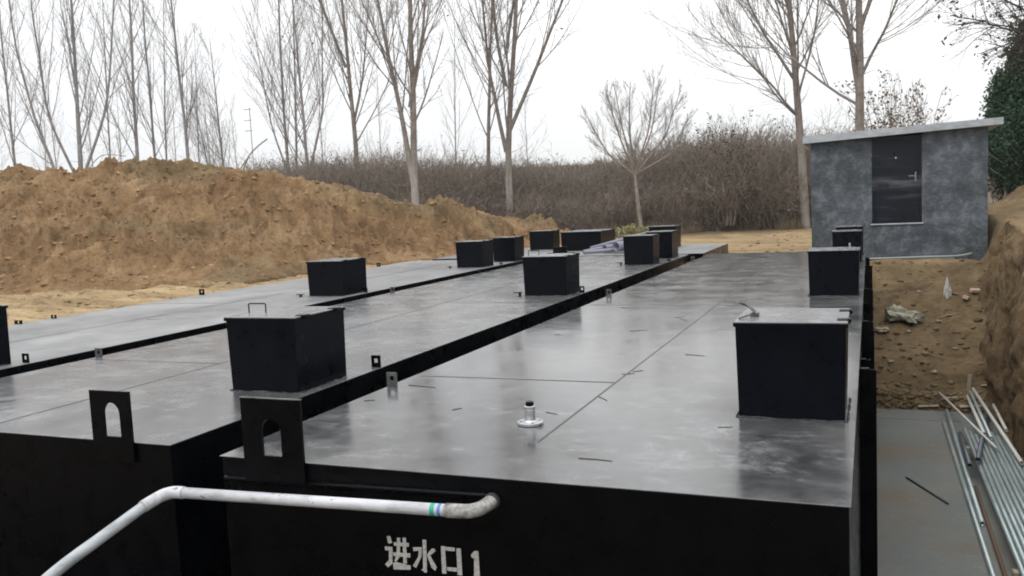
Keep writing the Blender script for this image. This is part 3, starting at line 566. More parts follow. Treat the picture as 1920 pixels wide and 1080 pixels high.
pcs = [((1.12, 16.0, F0+.03), (1.13, 8.6, F0+.03), .027, GALV, 'long pale tube nearest the tanks, lying alone on the slab'),
       ((1.22, 16.75, F0+.06), (1.19, 11.2, F0+.03), .030, GALV, 'steel tube whose open dark end lies on the slab beside the long pale tube'),
       ((1.30, 15.2, F0+.06), (1.22, 12.9, F0+.22), .032, GALVD, 'short dark tube with an open end at the head of the stack'),
       ((1.88, 16.9, F0+.10), (1.32, 12.95, F0+.29), .034, GALVD, 'dark tube lying crosswise over the stack'),
       ((1.14, 17.3, F0+.25), (1.62, 13.6, F0+.28), .018, PALE, 'thin whitish tube crossing the stack from the slope'),
       ((1.58, 17.2, F0+.22), (1.56, 14.5, F0+.25), .026, PALE, 'pale tube second from the left at the far end of the stack'),
       ((1.63, 17.25, F0+.30), (1.62, 14.2, F0+.27), .024, GALV, 'grey tube between the pale ones at the far end'),
       ((1.68, 17.3, F0+.34), (1.84, 13.0, F0+.27), .026, PALE, 'long pale tube sloping along the outer side of the stack'),
       ((1.92, 16.6, F0+.22), (1.90, 14.9, F0+.22), .024, PALE, 'short pale tube tight against the earth wall')]
for a, b, r, mt, lab in pcs: tube_thing(a, b, r, mt, 'steel_tube', lab, 'tube')
mb = MB(); mb.box((0, -.012, 0), (.012, .012, .012)); bmesh.ops.delete(mb.bm, geom=mb.bm.verts[:]); mb.tube([(1.26, 12.6, F0+.03), (1.24, 9.6, F0+.03)], .022, 8); tag(mb.build('rusty_bar', RUST), 'rusty brown bar between the single tubes and the stacked row', 'bar')
mb = MB(); mb.tube([(.44, 12.85, F0+.012), (.88, 11.87, F0+.012)], .014, 6); tag(mb.build('steel_rod', ROD), 'dark rod lying slantwise on the grey slab', 'rod')
mb = MB(); mb.box((-.03, -.02, 0), (.03, .02, .42)); bmesh.ops.transform(mb.bm, matrix=Matrix.Translation((1.62, 17.55, -2.55)) @ Matrix.Rotation(.08, 4, 'Y'), verts=mb.bm.verts[:]); tag(mb.build('wooden_peg', WOODP), 'greenish wooden peg standing at the foot of the slope', 'peg')
for k, (x, y, rz, l, wd, lab) in enumerate([(.95, 17.05, .15, .34, .06, 'pale splintered board nearest the slab at the slope foot'), (1.3, 17.25, .5, .3, .05, 'pale board lying behind the other at the slope foot'), (1.62, 17.1, .1, .35, .12, 'short board end by the heads of the tubes')]):
    mb = MB(); mb.box((-l/2, -wd/2, 0), (l/2, wd/2, .02), .003); o = mb.build('board', WOODP); o.location = (x, y, float(ground_z(np.array([[x]]), np.array([[y]]))[0, 0])+.03); o.rotation_euler = (.08, -.05, rz); tag(o, lab, 'board')
def gz(x, y): return float(ground_z(np.array([[x]]), np.array([[y]]))[0, 0])
def crumpled(name, loc, size, mat, label, cat, seed, rot=0):
    rg = random.Random(seed); bm = bmesh.new(); bmesh.ops.create_icosphere(bm, subdivisions=3, radius=1)
    for v in bm.verts:
        c = v.co; f = 1+.22*math.sin(c.x*5+seed)+.2*math.sin(c.y*7+c.z*4+seed*2)+.12*math.sin(c.x*13+c.y*9)+rg.uniform(-.06, .06)
        v.co = Vector((c.x*size[0]*f, c.y*size[1]*f, max(-.25, c.z)*size[2]*f))
    me = bpy.data.meshes.new(name); bm.to_mesh(me); bm.free(); o = link(name, me, mat); o.location = loc; o.rotation_euler = (0, 0, rot); return tag(o, label, cat)
mb = MB()                                                     # the sack: two folded slabs of cloth leaning down the slope
crumpled('old_sack', (.55, 19.35, gz(.55, 19.35)+.06), (.34, .22, .20), CLOTH, 'crumpled grey green sack on the earth slope beside the tank', 'sack', 3, -.5)
mb.bm.free()
crumpled('white_lump', (.22, 19.0, gz(.22, 19.0)+.03), (.13, .10, .06), STONE, 'whitish lump just below the sack', 'stone', 5)
crumpled('plastic_scrap', (1.47, 20.1, gz(1.47, 20.1)+.05), (.07, .12, .26), PLASTIC, 'whitish torn plastic standing up on the slope', 'plastic scrap', 8)
for i, (x, y, s, lab) in enumerate([(2.0, 20.2, .10, 'pale brick piece, upper of the two by the plastic scrap'), (1.80, 19.95, .10, 'pinkish brick piece, lower of the two')]):
    mb = MB(); mb.box((-s, -s*.55, -.03), (s, s*.55, .04), .01); o = mb.build('brick_piece', BRICK); o.location = (x, y, gz(x, y)+.06); o.rotation_euler = (.35, .1, .4+i); tag(o, lab, 'brick')
SP = ['right of the sack', 'in the middle of the slope', 'below the sack to the right', 'lowest one, next to the tank', 'in the right half of the slope', 'just above the tube heads', 'low down in the middle', 'near the top, left of the torn plastic']
rg = random.Random(5)
for i, (x, y, s) in enumerate([(.7, 19.0, .05), (1.25, 19.3, .05), (.95, 18.4, .045), (.35, 18.1, .05), (1.5, 18.6, .04), (1.9, 17.6, .05), (1.1, 17.9, .06), (.95, 20.3, .05)]):
    o = crumpled('stone', (x, y, gz(x, y)+.02), (s*1.1, s*.8, s*.5), STONE, 'small pale stone on the earth slope, '+SP[i], 'stone', 20+i); o['group'] = 'pale stones on the earth slope'
for i, (x, y, dx, dy, lab) in enumerate([(1.25, 19.4, .35, .12, 'dry stick lying across the middle of the slope'), (2.15, 17.2, .22, -.5, 'pale root sticking from the pit wall above the tubes'), (2.2, 18.6, .3, -.4, 'upper pale root on the pit wall')]):
    z = gz(x, y); mb = MB(); mb.tube([(x, y, z+.03), (x+dx*.5, y+dy*.5, gz(x+dx*.5, y+dy*.5)+.05), (x+dx, y+dy, gz(x+dx, y+dy)+.04)], .009, 6); tag(mb.build('stick', WOODP), lab, 'stick')
# loose straws on the deck
tw = [((-1.38, 4.16), (-1.20, 4.15)), ((-1.42, 7.18), (-1.25, 7.13)), ((-1.72, 6.3), (-1.64, 6.35)), ((-1.67, 6.41), (-1.6, 6.46)), ((-1.68, 5.54), (-1.59, 5.43)), ((-3.18, 5.66), (-2.93, 5.61)), ((-3.24, 5.13), (-3.17, 5.16)), ((-1.96, 9.39), (-1.87, 9.5)), ((-1.89, 9.33), (-1.78, 9.15)), ((-1.88, 5.06), (-1.79, 5.02)), ((-.80, 4.91), (-.72, 4.93)), ((-2.89, 8.11), (-2.82, 8.12)), ((-2.79, 10.26), (-2.64, 10.21)), ((-2.5, 5.0), (-2.46, 5.06)), ((-2.2, 8.4), (-2.05, 8.5)), ((-5.1, 7.2), (-4.95, 7.25)), ((-5.9, 7.6), (-5.75, 7.55)), ((-8.9, 8.9), (-8.7, 8.95))]
SL = ['long dark straw near the front edge of the right tank', 'level straw on the right tank, left of the nearest manhole top', 'straw crossing the centre seam where the cross seam meets it', 'thin straw just beyond the one crossing the centre seam', 'short slanting straw beside the seam, right of the flange', 'long curved straw right of the edge tabs', 'short straw at the left edge of the right tank, by its big lug', 'upper of two crossed straws in mid deck of the right tank', 'lower of two crossed straws in mid deck of the right tank', 'short straw touching the steel flange', 'short straw at the front corner of the nearest manhole', 'tiny straw by the left rim of the right tank', 'straw farthest along the right tank, near its left rim', 'short straw left of the steel flange', 'straw between the flange seam and the left rim, further back', 'straw on the middle tank behind its nearest manhole', 'straw on the middle tank left of its nearest manhole', 'straw on the deck of the left tank']
rg = random.Random(2)
for t_ in tw:
    a, b = t_
    a = Vector((*a, .0015)); b = Vector((*b, .002)); d = b-a; n = Vector((-d.y, d.x, 0))*rg.uniform(-.04, .04)
    mb = MB(); mb.tube([Vector((0, 0, 0)), d*.5+n, d], [.0035, .003, .0015], 5); o = mb.build('straw', STRAW); o.location = a; tag(o, SL[tw.index(t_)], 'straw', 'straws scattered over the tank decks')
# grey plastic pipes on the cross tank
gl = ['upper thin grey pipe of the heap, resting on the others', 'widest grey pipe with its open end facing us', 'middle grey pipe with a dark open end', 'lowest thin grey pipe at the left of the heap', 'grey pipe leaning at the left front of the heap', 'wide grey pipe hidden behind the manhole', 'grey pipe at the back of the heap']
gg = [((-6.5, 21.2, .12), (-5.2, 22.0, .44), .04), ((-5.72, 20.75, .17), (-5.1, 22.2, .21), .115), ((-6.05, 20.9, .13), (-5.4, 22.5, .15), .08), ((-6.45, 20.45, .06), (-5.3, 21.3, .10), .045), ((-6.6, 20.9, .05), (-5.7, 21.6, .2), .045), ((-5.35, 20.7, .11), (-4.9, 22.2, .11), .10), ((-6.3, 21.4, .12), (-5.1, 22.0, .33), .05)]
for (a, b, r), lab in zip(gg, gl): tube_thing(a, b, r, GREYP, 'plastic_pipe', lab, 'pipe', 'grey plastic pipes heaped on the cross tank')

# ------------------------------------------------------------------ trees
def tubes_np(Pn, Rn, S=3):
    Mn, N, _ = Pn.shape
    Tn = np.gradient(Pn, axis=1); Tn /= np.linalg.norm(Tn, axis=2, keepdims=True)+1e-9
    ref = np.where(np.abs(Tn[:, :1, 2:3]) < .8, np.array([[[0, 0, 1.]]]), np.array([[[1., 0, 0]]])); ref = np.broadcast_to(ref, Tn.shape)
    U = np.cross(Tn, ref); U /= np.linalg.norm(U, axis=2, keepdims=True)+1e-9; W = np.cross(Tn, U)
    a = np.arange(S)*2*np.pi/S
    V = Pn[:, :, None]+Rn[:, :, None, None]*(np.cos(a)[None, None, :, None]*U[:, :, None]+np.sin(a)[None, None, :, None]*W[:, :, None])
    i = np.arange(Mn*N*S).reshape(Mn, N, S); j = np.roll(i, -1, axis=2)
    F = np.stack([i[:, :-1], j[:, :-1], j[:, 1:], i[:, 1:]], -1).reshape(-1, 4)
    return V.reshape(-1, 3), F
def merge(parts):
    Vs, Fs, o = [], [], 0
    for V, F in parts: Vs.append(V); Fs.append(F+o); o += len(V)
    return np.concatenate(Vs), np.concatenate(Fs)
def kids(rg, Pn, Rn, k, lr, ang, N, up, t0=.15, t1=.98, rr=.55, jit=.12, plen=None, rmin=.003):
    """child polylines of every parent polyline"""
    Mn, n, _ = Pn.shape; L_ = np.linalg.norm(np.diff(Pn, axis=1), axis=2).sum(1) if plen is None else plen
    t = t0+(t1-t0)*(np.arange(k)[None]+rg.random((Mn, k)))/k; x = t*(n-1); i = np.minimum(x.astype(int), n-2); fr = (x-i)[..., None]
    m_ = np.arange(Mn)[:, None]; A = Pn[m_, i]; B = Pn[m_, i+1]; pos = A+(B-A)*fr; Td = B-A; Td /= np.linalg.norm(Td, axis=2, keepdims=True)+1e-9
    rad = Rn[m_, i]*(1-fr[..., 0])+Rn[m_, i+1]*fr[..., 0]
    q = rg.standard_normal(Td.shape); q -= (q*Td).sum(2, keepdims=True)*Td; q /= np.linalg.norm(q, axis=2, keepdims=True)+1e-9
    a = ang*(1+.3*rg.standard_normal((Mn, k, 1))); D = np.cos(a)*Td+np.sin(a)*q
    Ln = (L_[:, None]*lr*(1.15-.75*t)*(.6+.8*rg.random((Mn, k))))
    pts = [pos]; d = D
    for s in range(N-1):
        d = d+np.array([0, 0, up])+jit*rg.standard_normal(d.shape); d = d/np.linalg.norm(d, axis=2, keepdims=True); pts.append(pts[-1]+d*(Ln/(N-1))[..., None])
    Q = np.stack(pts, 2).reshape(Mn*k, N, 3); r0 = np.maximum(rad*rr, rmin).reshape(-1, 1); R = r0*np.linspace(1, .3, N)[None]; R = np.maximum(R, rmin*.7)
    return Q, R
def stem_line(rg, pts, r0, r1, N=14, jit=.02):
    pts = np.array(pts, float); s = np.concatenate([[0], np.cumsum(np.linalg.norm(np.diff(pts, axis=0), axis=1))]); q = np.linspace(0, s[-1], N)
    P = np.stack([np.interp(q, s, pts[:, i]) for i in range(3)], -1); P[1:-1] += jit*rg.standard_normal((N-2, 3))
    K = P.copy(); K[1:-1] = .25*P[:-2]+.5*P[1:-1]+.25*P[2:]
    return K, r0+(r1-r0)*(np.linspace(0, 1, N)**.8)
def leaves(pts, size, rg):
    n = len(pts); a = rg.standard_normal((n, 3)); a /= np.linalg.norm(a, axis=1, keepdims=True); b = rg.standard_normal((n, 3)); b -= (b*a).sum(1, keepdims=True)*a; b /= np.linalg.norm(b, axis=1, keepdims=True)
    s = size*(.5+rg.random((n, 1))); V = np.stack([pts-a*s, pts+b*s*.5, pts+a*s, pts-b*s*.5], 1).reshape(-1, 3); return V, np.arange(4*n).reshape(n, 4)
def tree(px, d, H, r0, stems, label, seed, zb=.1, k1=22, k2=6, k3=5, ang=.52, lr=.34, up=.10, start=.22, spur=40, leaf=0, trunk_mat=None, twig_mat=None, group='bare poplars behind the mound', l3=.42, rk=.85, name='poplar_tree', cat='tree'):
    """stems: list of polylines [(side offset m, along-view offset m, height fraction)...] each with radius factor"""
    rg = np.random.default_rng(seed); x, y = fp(px, d)
    root = empty(name, (x, y, zb), label, cat, group)
    rh = np.array([.9255, .3788, 0]); fh = np.array([-.3788, .9255, 0])
    lines = []
    for rf_, pl in stems:
        pts = [a*rh+b*fh+np.array([0, 0, c*H]) for a, b, c in pl]; lines.append(stem_line(rg, pts, r0*rf_*.88, r0*.10, 16, .016*H/12))
    k1 = int(k1*1.25); k2 += 2; k3 += 1
    S = []; trunk = [tubes_np(P[None], R[None], 9) for P, R in lines]
    tp, tr = lines[0]
    me = np_mesh('trunk', *merge(trunk)); link('trunk', me, trunk_mat or BARK, root, True)
    P0 = np.stack([l[0] for l in lines]); R0 = np.stack([l[1] for l in lines])
    parts = []
    lm = np.array([.55]*len(lines))*H
    Q1, R1 = kids(rg, P0, R0, k1, lr, ang, 8, up, start, .97, .36, .03, plen=np.full(len(lines), H*.85), rmin=.008*rk); parts.append(tubes_np(Q1, R1, 5))
    Q2, R2 = kids(rg, Q1, R1, k2, .42, .5, 5, .10, .15, .98, .55, .05, rmin=.005*rk); parts.append(tubes_np(Q2, R2, 3))
    Q3, R3 = kids(rg, Q2, R2, k3, l3, .55, 4, .08, .1, .98, .7, .07, rmin=.0042*rk); parts.append(tubes_np(Q3, R3, 3))
    Q4, R4 = kids(rg, P0, R0, spur, .05, 1.2, 4, .05, .12, .98, .12, .12, plen=np.full(len(lines), H*.9), rmin=.006*rk); parts.append(tubes_np(Q4, R4, 3))
    link('branches', np_mesh('branches', *merge(parts)), twig_mat or TWIG, root)
    if leaf:
        sel = rg.integers(0, len(Q3), leaf); cen = Q3[sel, -1]; link('dead_leaves', np_mesh('dead_leaves', *leaves(cen+.02*rg.standard_normal(cen.shape), .06, rg)), DARKLEAF, root)
    return root
ST = lambda *a: list(a)
def one(lean=0, bow=0): return [(1, [(0, 0, 0), (lean*.3+bow, 0, .35), (lean, .1, 1)])]
F = 'bare poplars in the left row'
Mt = .0255
tree(50, 45, 17, .11, one(-.1, .0), 'bare poplar at the far left, slim and leaning slightly left', 1, .4, 20, 5, 4, trunk_mat=BARKF, twig_mat=BARKF, group=F, rk=.72)
tree(165, 42, 17, .17, [(1, [(0, 0, 0), (.2, 0, .3), (.65, 0, 1)]), (.55, [(.05, 0, .16), (1.5, .2, .36), (2.2, .3, .62), (2.6, .3, .9)]), (.5, [(0, 0, .17), (-1.0, -.2, .33), (-1.3, -.3, .6), (-1.3, -.3, .85)])], 'stout bare poplar with two limbs forking low above the mound', 2, .4, 16, 5, 4, trunk_mat=BARKF, twig_mat=BARKF, group=F, rk=.72)
tree(155, 41, 15, .11, [(1, [(0, 0, 0), (-.5, 0, .16), (-1.5, 0, .38), (-2.1, 0, .6), (-2.2, 0, 1)])], 'bare poplar whose trunk slants strongly to the left', 3, .4, 18, 5, 4, trunk_mat=BARKF, twig_mat=BARKF, group=F, rk=.72)
tree(222, 52, 17, .09, one(.6), 'thin bare poplar with a bushy side shoot, between two stouter ones', 4, .4, 18, 5, 4, trunk_mat=BARKF, twig_mat=BARKF, group=F, rk=.72)
tree(272, 44, 17, .14, one(.6, .0), 'straight bare poplar fourth along from the left edge', 5, .4, 22, 5, 4, trunk_mat=BARKF, twig_mat=BARKF, group=F, rk=.72)
tree(308, 46, 17, .11, one(.1, .0), 'bare poplar directly over the summit of the mound', 6, .4, 20, 5, 4, trunk_mat=BARKF, twig_mat=BARKF, group=F, rk=.72)
tree(324, 54, 16, .10, one(.9), 'thin bare poplar just right of the summit', 7, .4, 18, 5, 4, trunk_mat=BARKF, twig_mat=BARKF, group=F, rk=.72)
tree(373, 44, 17, .13, one(-.4, -.0), 'bare poplar leaning left with a knobbly fork near the top', 8, .4, 20, 5, 4, trunk_mat=BARKF, twig_mat=BARKF, group=F, rk=.72)
tree(386, 56, 13, .08, one(.5), 'very thin bare poplar beside the leaning one', 9, .4, 16, 5, 3, trunk_mat=BARKF, twig_mat=BARKF, group=F, rk=.72)
tree(438, 48, 10.5, .12, [(1, [(0, 0, 0), (-.1, 0, .4), (-.3, 0, 1)]), (.6, [(0, 0, .12), (-.9, 0, .35), (-1.4, 0, .7)])], 'shorter bare poplar with a forked foot at the right of the left row', 10, .4, 22, 6, 4, trunk_mat=BARKF, twig_mat=BARKF, group=F, rk=.72)
tree(557, 44, 17, .12, [(1, [(0, 0, 0), (-.1, 0, .4), (.3, 0, 1)]), (.8, [(.15, .1, 0), (.5, 0, .35), (.9, 0, .9)]), (.5, [(0, 0, .17), (-.7, 0, .3), (-1.4, 0, .65)])], 'twin stemmed bare poplar rising where the mound slopes down', 11, .3, 16, 6, 4, trunk_mat=BARKF)
tree(594, 42, 15, .13, [(1, [(0, 0, 0), (-.1, 0, .28), (-.3, 0, .9)]), (.6, [(0, 0, .2), (.8, 0, .38), (1.2, 0, .8)])], 'bare poplar forking low with clinging dead leaves', 12, .3, 18, 6, 4, trunk_mat=BARKF, leaf=160)
tree(682, 38, 16, .155, [(1, [(0, 0, 0), (-.0, 0, .3), (-.2, 0, .6), (-.35, 0, 1)]), (.5, [(-.2, 0, .45), (-1.1, 0, .62), (-1.6, .1, .85)]), (.45, [(-.02, 0, .30), (.5, 0, .42), (.95, 0, .62)])], 'bare poplar standing alone with a slight leftward lean', 13, .2, 16, 6, 4)
tree(787, 30, 15, .17, [(1, [(0, 0, 0), (.05, 0, .2), (.2, 0, .5), (.45, 0, 1)]), (.72, [(0, 0, .12), (-.35, .1, .3), (-.75, .1, .48), (-1.5, .2, .8)]), (.5, [(0, 0, .3), (.55, -.1, .45), (1.0, 0, .7)])], 'big double stemmed bare poplar behind the dip in the mound', 14, .2, 18, 7, 5)
tree(862, 60, 14.5, .09, one(.6), 'faint thin bare poplar far behind, between the two big ones', 15, .4, 16, 5, 3, trunk_mat=BARKF)
tree(918, 37, 16, .12, one(1.2, .0), 'slender bare poplar just left of the multi stemmed one', 16, .2, 20, 6, 5)
tree(961, 33, 15, .17, [(1, [(0, 0, 0), (.1, 0, .22), (.45, 0, .45), (1.2, 0, 1)]), (.55, [(0, 0, .2), (-.5, .1, .4), (-.75, .1, .75)]), (.55, [(.08, 0, .24), (1.4, 0, .42), (2.7, 0, .62), (3.5, 0, .9)]), (.45, [(.1, 0, .36), (-.2, -.2, .5), (-.45, -.2, .9)]), (.42, [(.2, 0, .45), (.7, .2, .62), (1.0, .2, .9)])], 'large multi stemmed bare poplar with pale foot and a long limb to the right', 17, .25, 13, 7, 5, leaf=60)
tree(1012, 35, 2.6, .06, one(.3), 'pale sapling stub in the scrub right of the big poplar', 18, .2, 5, 3, 2, group=None, name='sapling'); tree(1026, 35.3, 2.3, .05, one(-.2), 'second pale sapling stub, leaning left, in the scrub', 19, .2, 5, 3, 2, group=None, name='sapling')
fan = [(1, [(0, 0, 0), (-.15, 0, .33), (-.3, 0, .6), (-.2, 0, .92)])]+[(.5, [(-.15, 0, .33), (a*.62, b, h_*.66), (a, b*1.5, h_)]) for a, b, h_ in ((-1.75, .2, .72), (-1.2, -.5, .88), (-.7, .5, .92), (.5, -.6, .92), (.9, .4, .9), (1.5, -.2, .84), (1.9, .3, .68))]
tree(1206, 31.6, 5.6, .10, fan, 'small round headed bare tree standing by itself before the scrub', 20, .3, 12, 7, 6, .55, .24, .07, .36, 6, group=None, name='bare_tree', rk=.58, twig_mat=TWIG, trunk_mat=BRUSH)
tree(1515, 32, 16.6, .20, [(1, [(0, 0, 0), (-.24, 0, .3), (-1.12, 0, 1)])]+[(.36, [(-.2, 0, .31), (-1.3, .2, .42), (-2.5, .4, .58)]), (.42, [(-.4, 0, .46), (-1.0, 0, .55), (-1.7, 0, .78)]), (.28, [(-.15, 0, .24), (-1.5, -.2, .33), (-3.0, -.2, .42)]), (.25, [(-.3, 0, .36), (-.9, .3, .5), (-1.5, .3, .66)]), (.25, [(-.2, 0, .28), (.5, .1, .42), (.8, .1, .6)])], 'big bare poplar immediately left of the hut, limbs spreading left', 21, -.05, 16, 7, 5, .7, group='bare poplars beside the hut', rk=.9)
tree(1616, 28.5, 15, .215, [(1, [(0, 0, 0), (.05, 0, .4), (.15, 0, 1)]), (.45, [(.0, 0, .28), (-.55, 0, .5), (-1.0, .1, .75), (-1.3, 0, 1)]), (.38, [(.1, 0, .42), (.9, 0, .55), (1.7, 0, .8)]), (.32, [(.05, 0, .40), (1.0, .2, .58), (2.0, .2, .85)]), (.3, [(0, 0, .3), (.9, -.2, .42), (1.7, -.2, .55)])], 'thick bare poplar rising from behind the hut roof', 22, .2, 14, 7, 5, .75, leaf=90, group='bare poplars beside the hut', rk=.9)
# far thin row
FAR = ['cut by the left edge of the photo', 'just inside the left edge of the photo', 'between the leftmost poplar and the slanting trunk', 'left of the stout forking poplar', 'right of the stout forking poplar', 'left of the fourth big poplar', 'just left of the leaning knobbly poplar', 'between the leaning poplar and the short forked one', 'right of the short forked poplar', 'left of the lone leaning poplar', 'between the lone poplar and the double stemmed one', 'right of the large multi stemmed poplar']
for i, (px, d) in enumerate([(-15, 48), (12, 60), (100, 66), (128, 74), (196, 70), (245, 68), (345, 78), (412, 72), (462, 80), (620, 70), (728, 75), (1000, 80)]):
    tree(px, d, 15-(i % 3)*2, .08, one(random.Random(i).uniform(-.6, .6)), 'faint slim poplar of the farther row, '+FAR[i], 40+i, .5, 12, 4, 3, trunk_mat=BARKF, group='faint poplars of the farther row', rk=1.2)
# tree out of frame on the right whose branches hang into the picture
def overhang():
    rg = np.random.default_rng(77); x, y = fp(2020, 19); root = empty('overhanging_tree', (x, y, .5), 'tree whose dark twigs and curled leaves hang into the top right corner', 'tree')
    rh = np.array([.9255, .3788, 0]); fh = np.array([-.3788, .9255, 0])
    L0 = stem_line(rg, [(0, 0, 0), (.1, 0, 3), (0, 0, 7.5)], .16, .05)
    link('trunk', np_mesh('trunk', *tubes_np(L0[0][None], L0[1][None], 9)), BARK, root, True)
    ls = []
    for a, b, z0, z1 in ((-2.7, .0, 3.6, 4.35), (-2.3, .6, 4.2, 5.0), (-2.6, -.4, 3.9, 4.1), (-1.8, .3, 4.6, 5.6), (-2.0, -.2, 3.4, 3.7), (1.5, .3, 4, 5.5), (1, -1, 3.6, 5)):
        ls.append(stem_line(rg, [np.array([0, 0, z0-.5]), rh*a*.5+fh*b*.5+[0, 0, (z0+z1)/2], rh*a+fh*b+[0, 0, z1]], .035, .008, 14, .03))
    P0 = np.stack([l[0] for l in ls]); R0 = np.stack([l[1] for l in ls]); parts = [tubes_np(P0, R0, 6)]
    Q1, R1 = kids(rg, P0, R0, 20, .42, .8, 6, -.02, .15, .98, .6, .12, rmin=.006); parts.append(tubes_np(Q1, R1, 4))
    Q2, R2 = kids(rg, Q1, R1, 9, .55, .7, 4, .0, .15, .98, .6, .15, rmin=.0035); parts.append(tubes_np(Q2, R2, 3))
    link('branches', np_mesh('branches', *merge(parts)), DARKTWIG, root)
    s = rg.integers(0, len(Q2), 420); c = Q2[s, -1]+.03*rg.standard_normal((420, 3)); link('dead_leaves', np_mesh('dead_leaves', *leaves(c, .05, rg)), DARKLEAF, root)
overhang()
# conifers at the right edge
def cypress(px, d, H, W, label, seed, zb=.4, n=26000):
    rg = np.random.default_rng(seed); x, y = fp(px, d); root = empty('cypress_tree', (x, y, zb), label, 'tree')
    L0 = stem_line(rg, [(0, 0, 0), (.05, 0, H*.5), (0, 0, H*.97)], .11, .02); link('trunk', np_mesh('trunk', *tubes_np(L0[0][None], L0[1][None], 8)), BARK, root, True)
    nb = 150; t = rg.random(nb)**.9; z = .25+t*(H-.5); a = rg.random(nb)*6.28; ln = W*(1-t)**.5*(.35+1.0*rg.random(nb))+.12
    tip = np.stack([np.cos(a)*ln, np.sin(a)*ln, z+.5*ln+.3], -1); b0 = np.stack([0*z, 0*z, z], -1)
    P0 = np.stack([b0+(tip-b0)*s for s in np.linspace(0, 1, 5)], 1); R0 = np.tile(np.linspace(.02, .005, 5), (nb, 1))
    link('branches', np_mesh('branches', *tubes_np(P0, R0, 4)), BARK, root)
    i = rg.integers(0, nb, n); s = .25+.8*rg.random(n)**.7; c = b0[i]+(tip-b0)[i]*s[:, None]+rg.standard_normal((n, 3))*np.array([.10, .10, .16])*(.5+W)*.8
    link('foliage', np_mesh('foliage', *leaves(c, .05, rg)), CYP, root)
cypress(1893, 26, 3.9, .72, 'dark green conifer on the bank right of the hut', 5)
cypress(1938, 24, 4.9, .9, 'dark green conifer cut by the right edge, taller than its neighbour', 6)
def shrub(name, px, d, H, W, label, seed, mat, leafmat=None, nl=0, lsize=.05, zb=.2, n0=26, cat='shrub', group=None):
    rg = np.random.default_rng(seed); x, y = fp(px, d); root = empty(name, (x, y, zb), label, cat, group); a = rg.random(n0)*6.28; q = rg.random(n0)**.6*W
    tip = np.stack([np.cos(a)*q, np.sin(a)*q, H*(.6+.5*rg.random(n0))], -1); b0 = tip*np.array([.25, .25, 0])
    P0 = np.stack([b0+(tip-b0)*s+np.array([0, 0, 1])*0 for s in np.linspace(0, 1, 6)], 1)+.04*rg.standard_normal((n0, 6, 3)); R0 = np.tile(np.linspace(.02, .006, 6), (n0, 1)); parts = [tubes_np(P0, R0, 4)]
    Q1, R1 = kids(rg, P0, R0, 8, .4, .6, 5, .05, .2, .98, .6, .1, rmin=.006); parts.append(tubes_np(Q1, R1, 3)); Q2, R2 = kids(rg, Q1, R1, 5, .5, .6, 4, .03, .2, .98, .6, .1, rmin=.005); parts.append(tubes_np(Q2, R2, 3))
    link('branches', np_mesh('branches', *merge(parts)), mat, root)
    if nl:
        s = rg.integers(0, len(Q2), nl); k = rg.integers(0, 4, nl); c = Q2[s, k]+.05*rg.standard_normal((nl, 3)); link('leaves', np_mesh('leaves', *leaves(c, lsize, rg)), leafmat, root)
shrub('leafy_shrub', 1690, 31, 4.4, 1.5, 'shrub with reddish brown dead leaves showing over the hut roof', 3, BRUSH, DEADLEAF, 2200, .055)
shrub('leafy_shrub', 1368, 32, 3.5, .9, 'shrub with dark clinging leaves sticking out above the scrub', 4, BRUSH, DARKLEAF, 900, .05, n0=18)
shrub('leafy_shrub', 1885, 30, 2.0, .8, 'low dead brush on the bank behind the hut corner', 9, BRUSH, DEADLEAF, 400, .05)
shrub('bramble_clump', 903, 33, .95, .75, 'dark bramble clump left of the slender poplar foot', 7, BRUSH, DARKLEAF, 1500, .05, zb=.35, n0=34)
shrub('bramble_clump', 938, 33.5, .75, .6, 'smaller dark bramble clump between the two trunks', 8, BRUSH, DARKLEAF, 900, .05, zb=.3, n0=30)
shrub('yellow_bush', 1196, 27.0, .34, .30, 'low yellow green bush behind the manholes of the cross tank', 6, BRUSH, YEL, 1500, .045, zb=.0, n0=24)
shrub('yellow_bush', 1180, 27.6, .26, .3, 'paler low weed patch left of the yellow green bush', 16, BRUSH, YEL, 600, .04, zb=.0, n0=16)
# fallen dead stem on the mound
mb = MB(); 
for a, b in (((463, 40, 1.0), (520, 39.5, 60)), ((470, 40, 0), (500, 40, 45))):
    x0, y0 = fp(a[0], 26.5); x1, y1 = fp(b[0], 26.5); z0 = zof(a[0], 322, 26.5); z1 = zof(b[0], 322-b[2], 26.5)
    mb.tube(smooth([(x0, y0, z0), ((x0+x1)/2, (y0+y1)/2, (z0+z1)/2+.12), (x1, y1, z1)], 5), .02, 6)
tag(mb.build('fallen_branch', BRUSH), 'forked dead branch sticking up from the mound crest', 'branch')
x0, y0 = fp(182, 26); x1, y1 = fp(256, 26)
mb = MB(); mb.tube(smooth([(x0, y0, zof(182, 322, 26)), (x0*.6+x1*.4, y0*.6+y1*.4, zof(210, 293, 26)), (x1, y1, zof(256, 294, 26))], 6), .012, 6); tag(mb.build('fallen_branch', BRUSH), 'thin arching dead stem on the left part of the mound crest', 'branch')

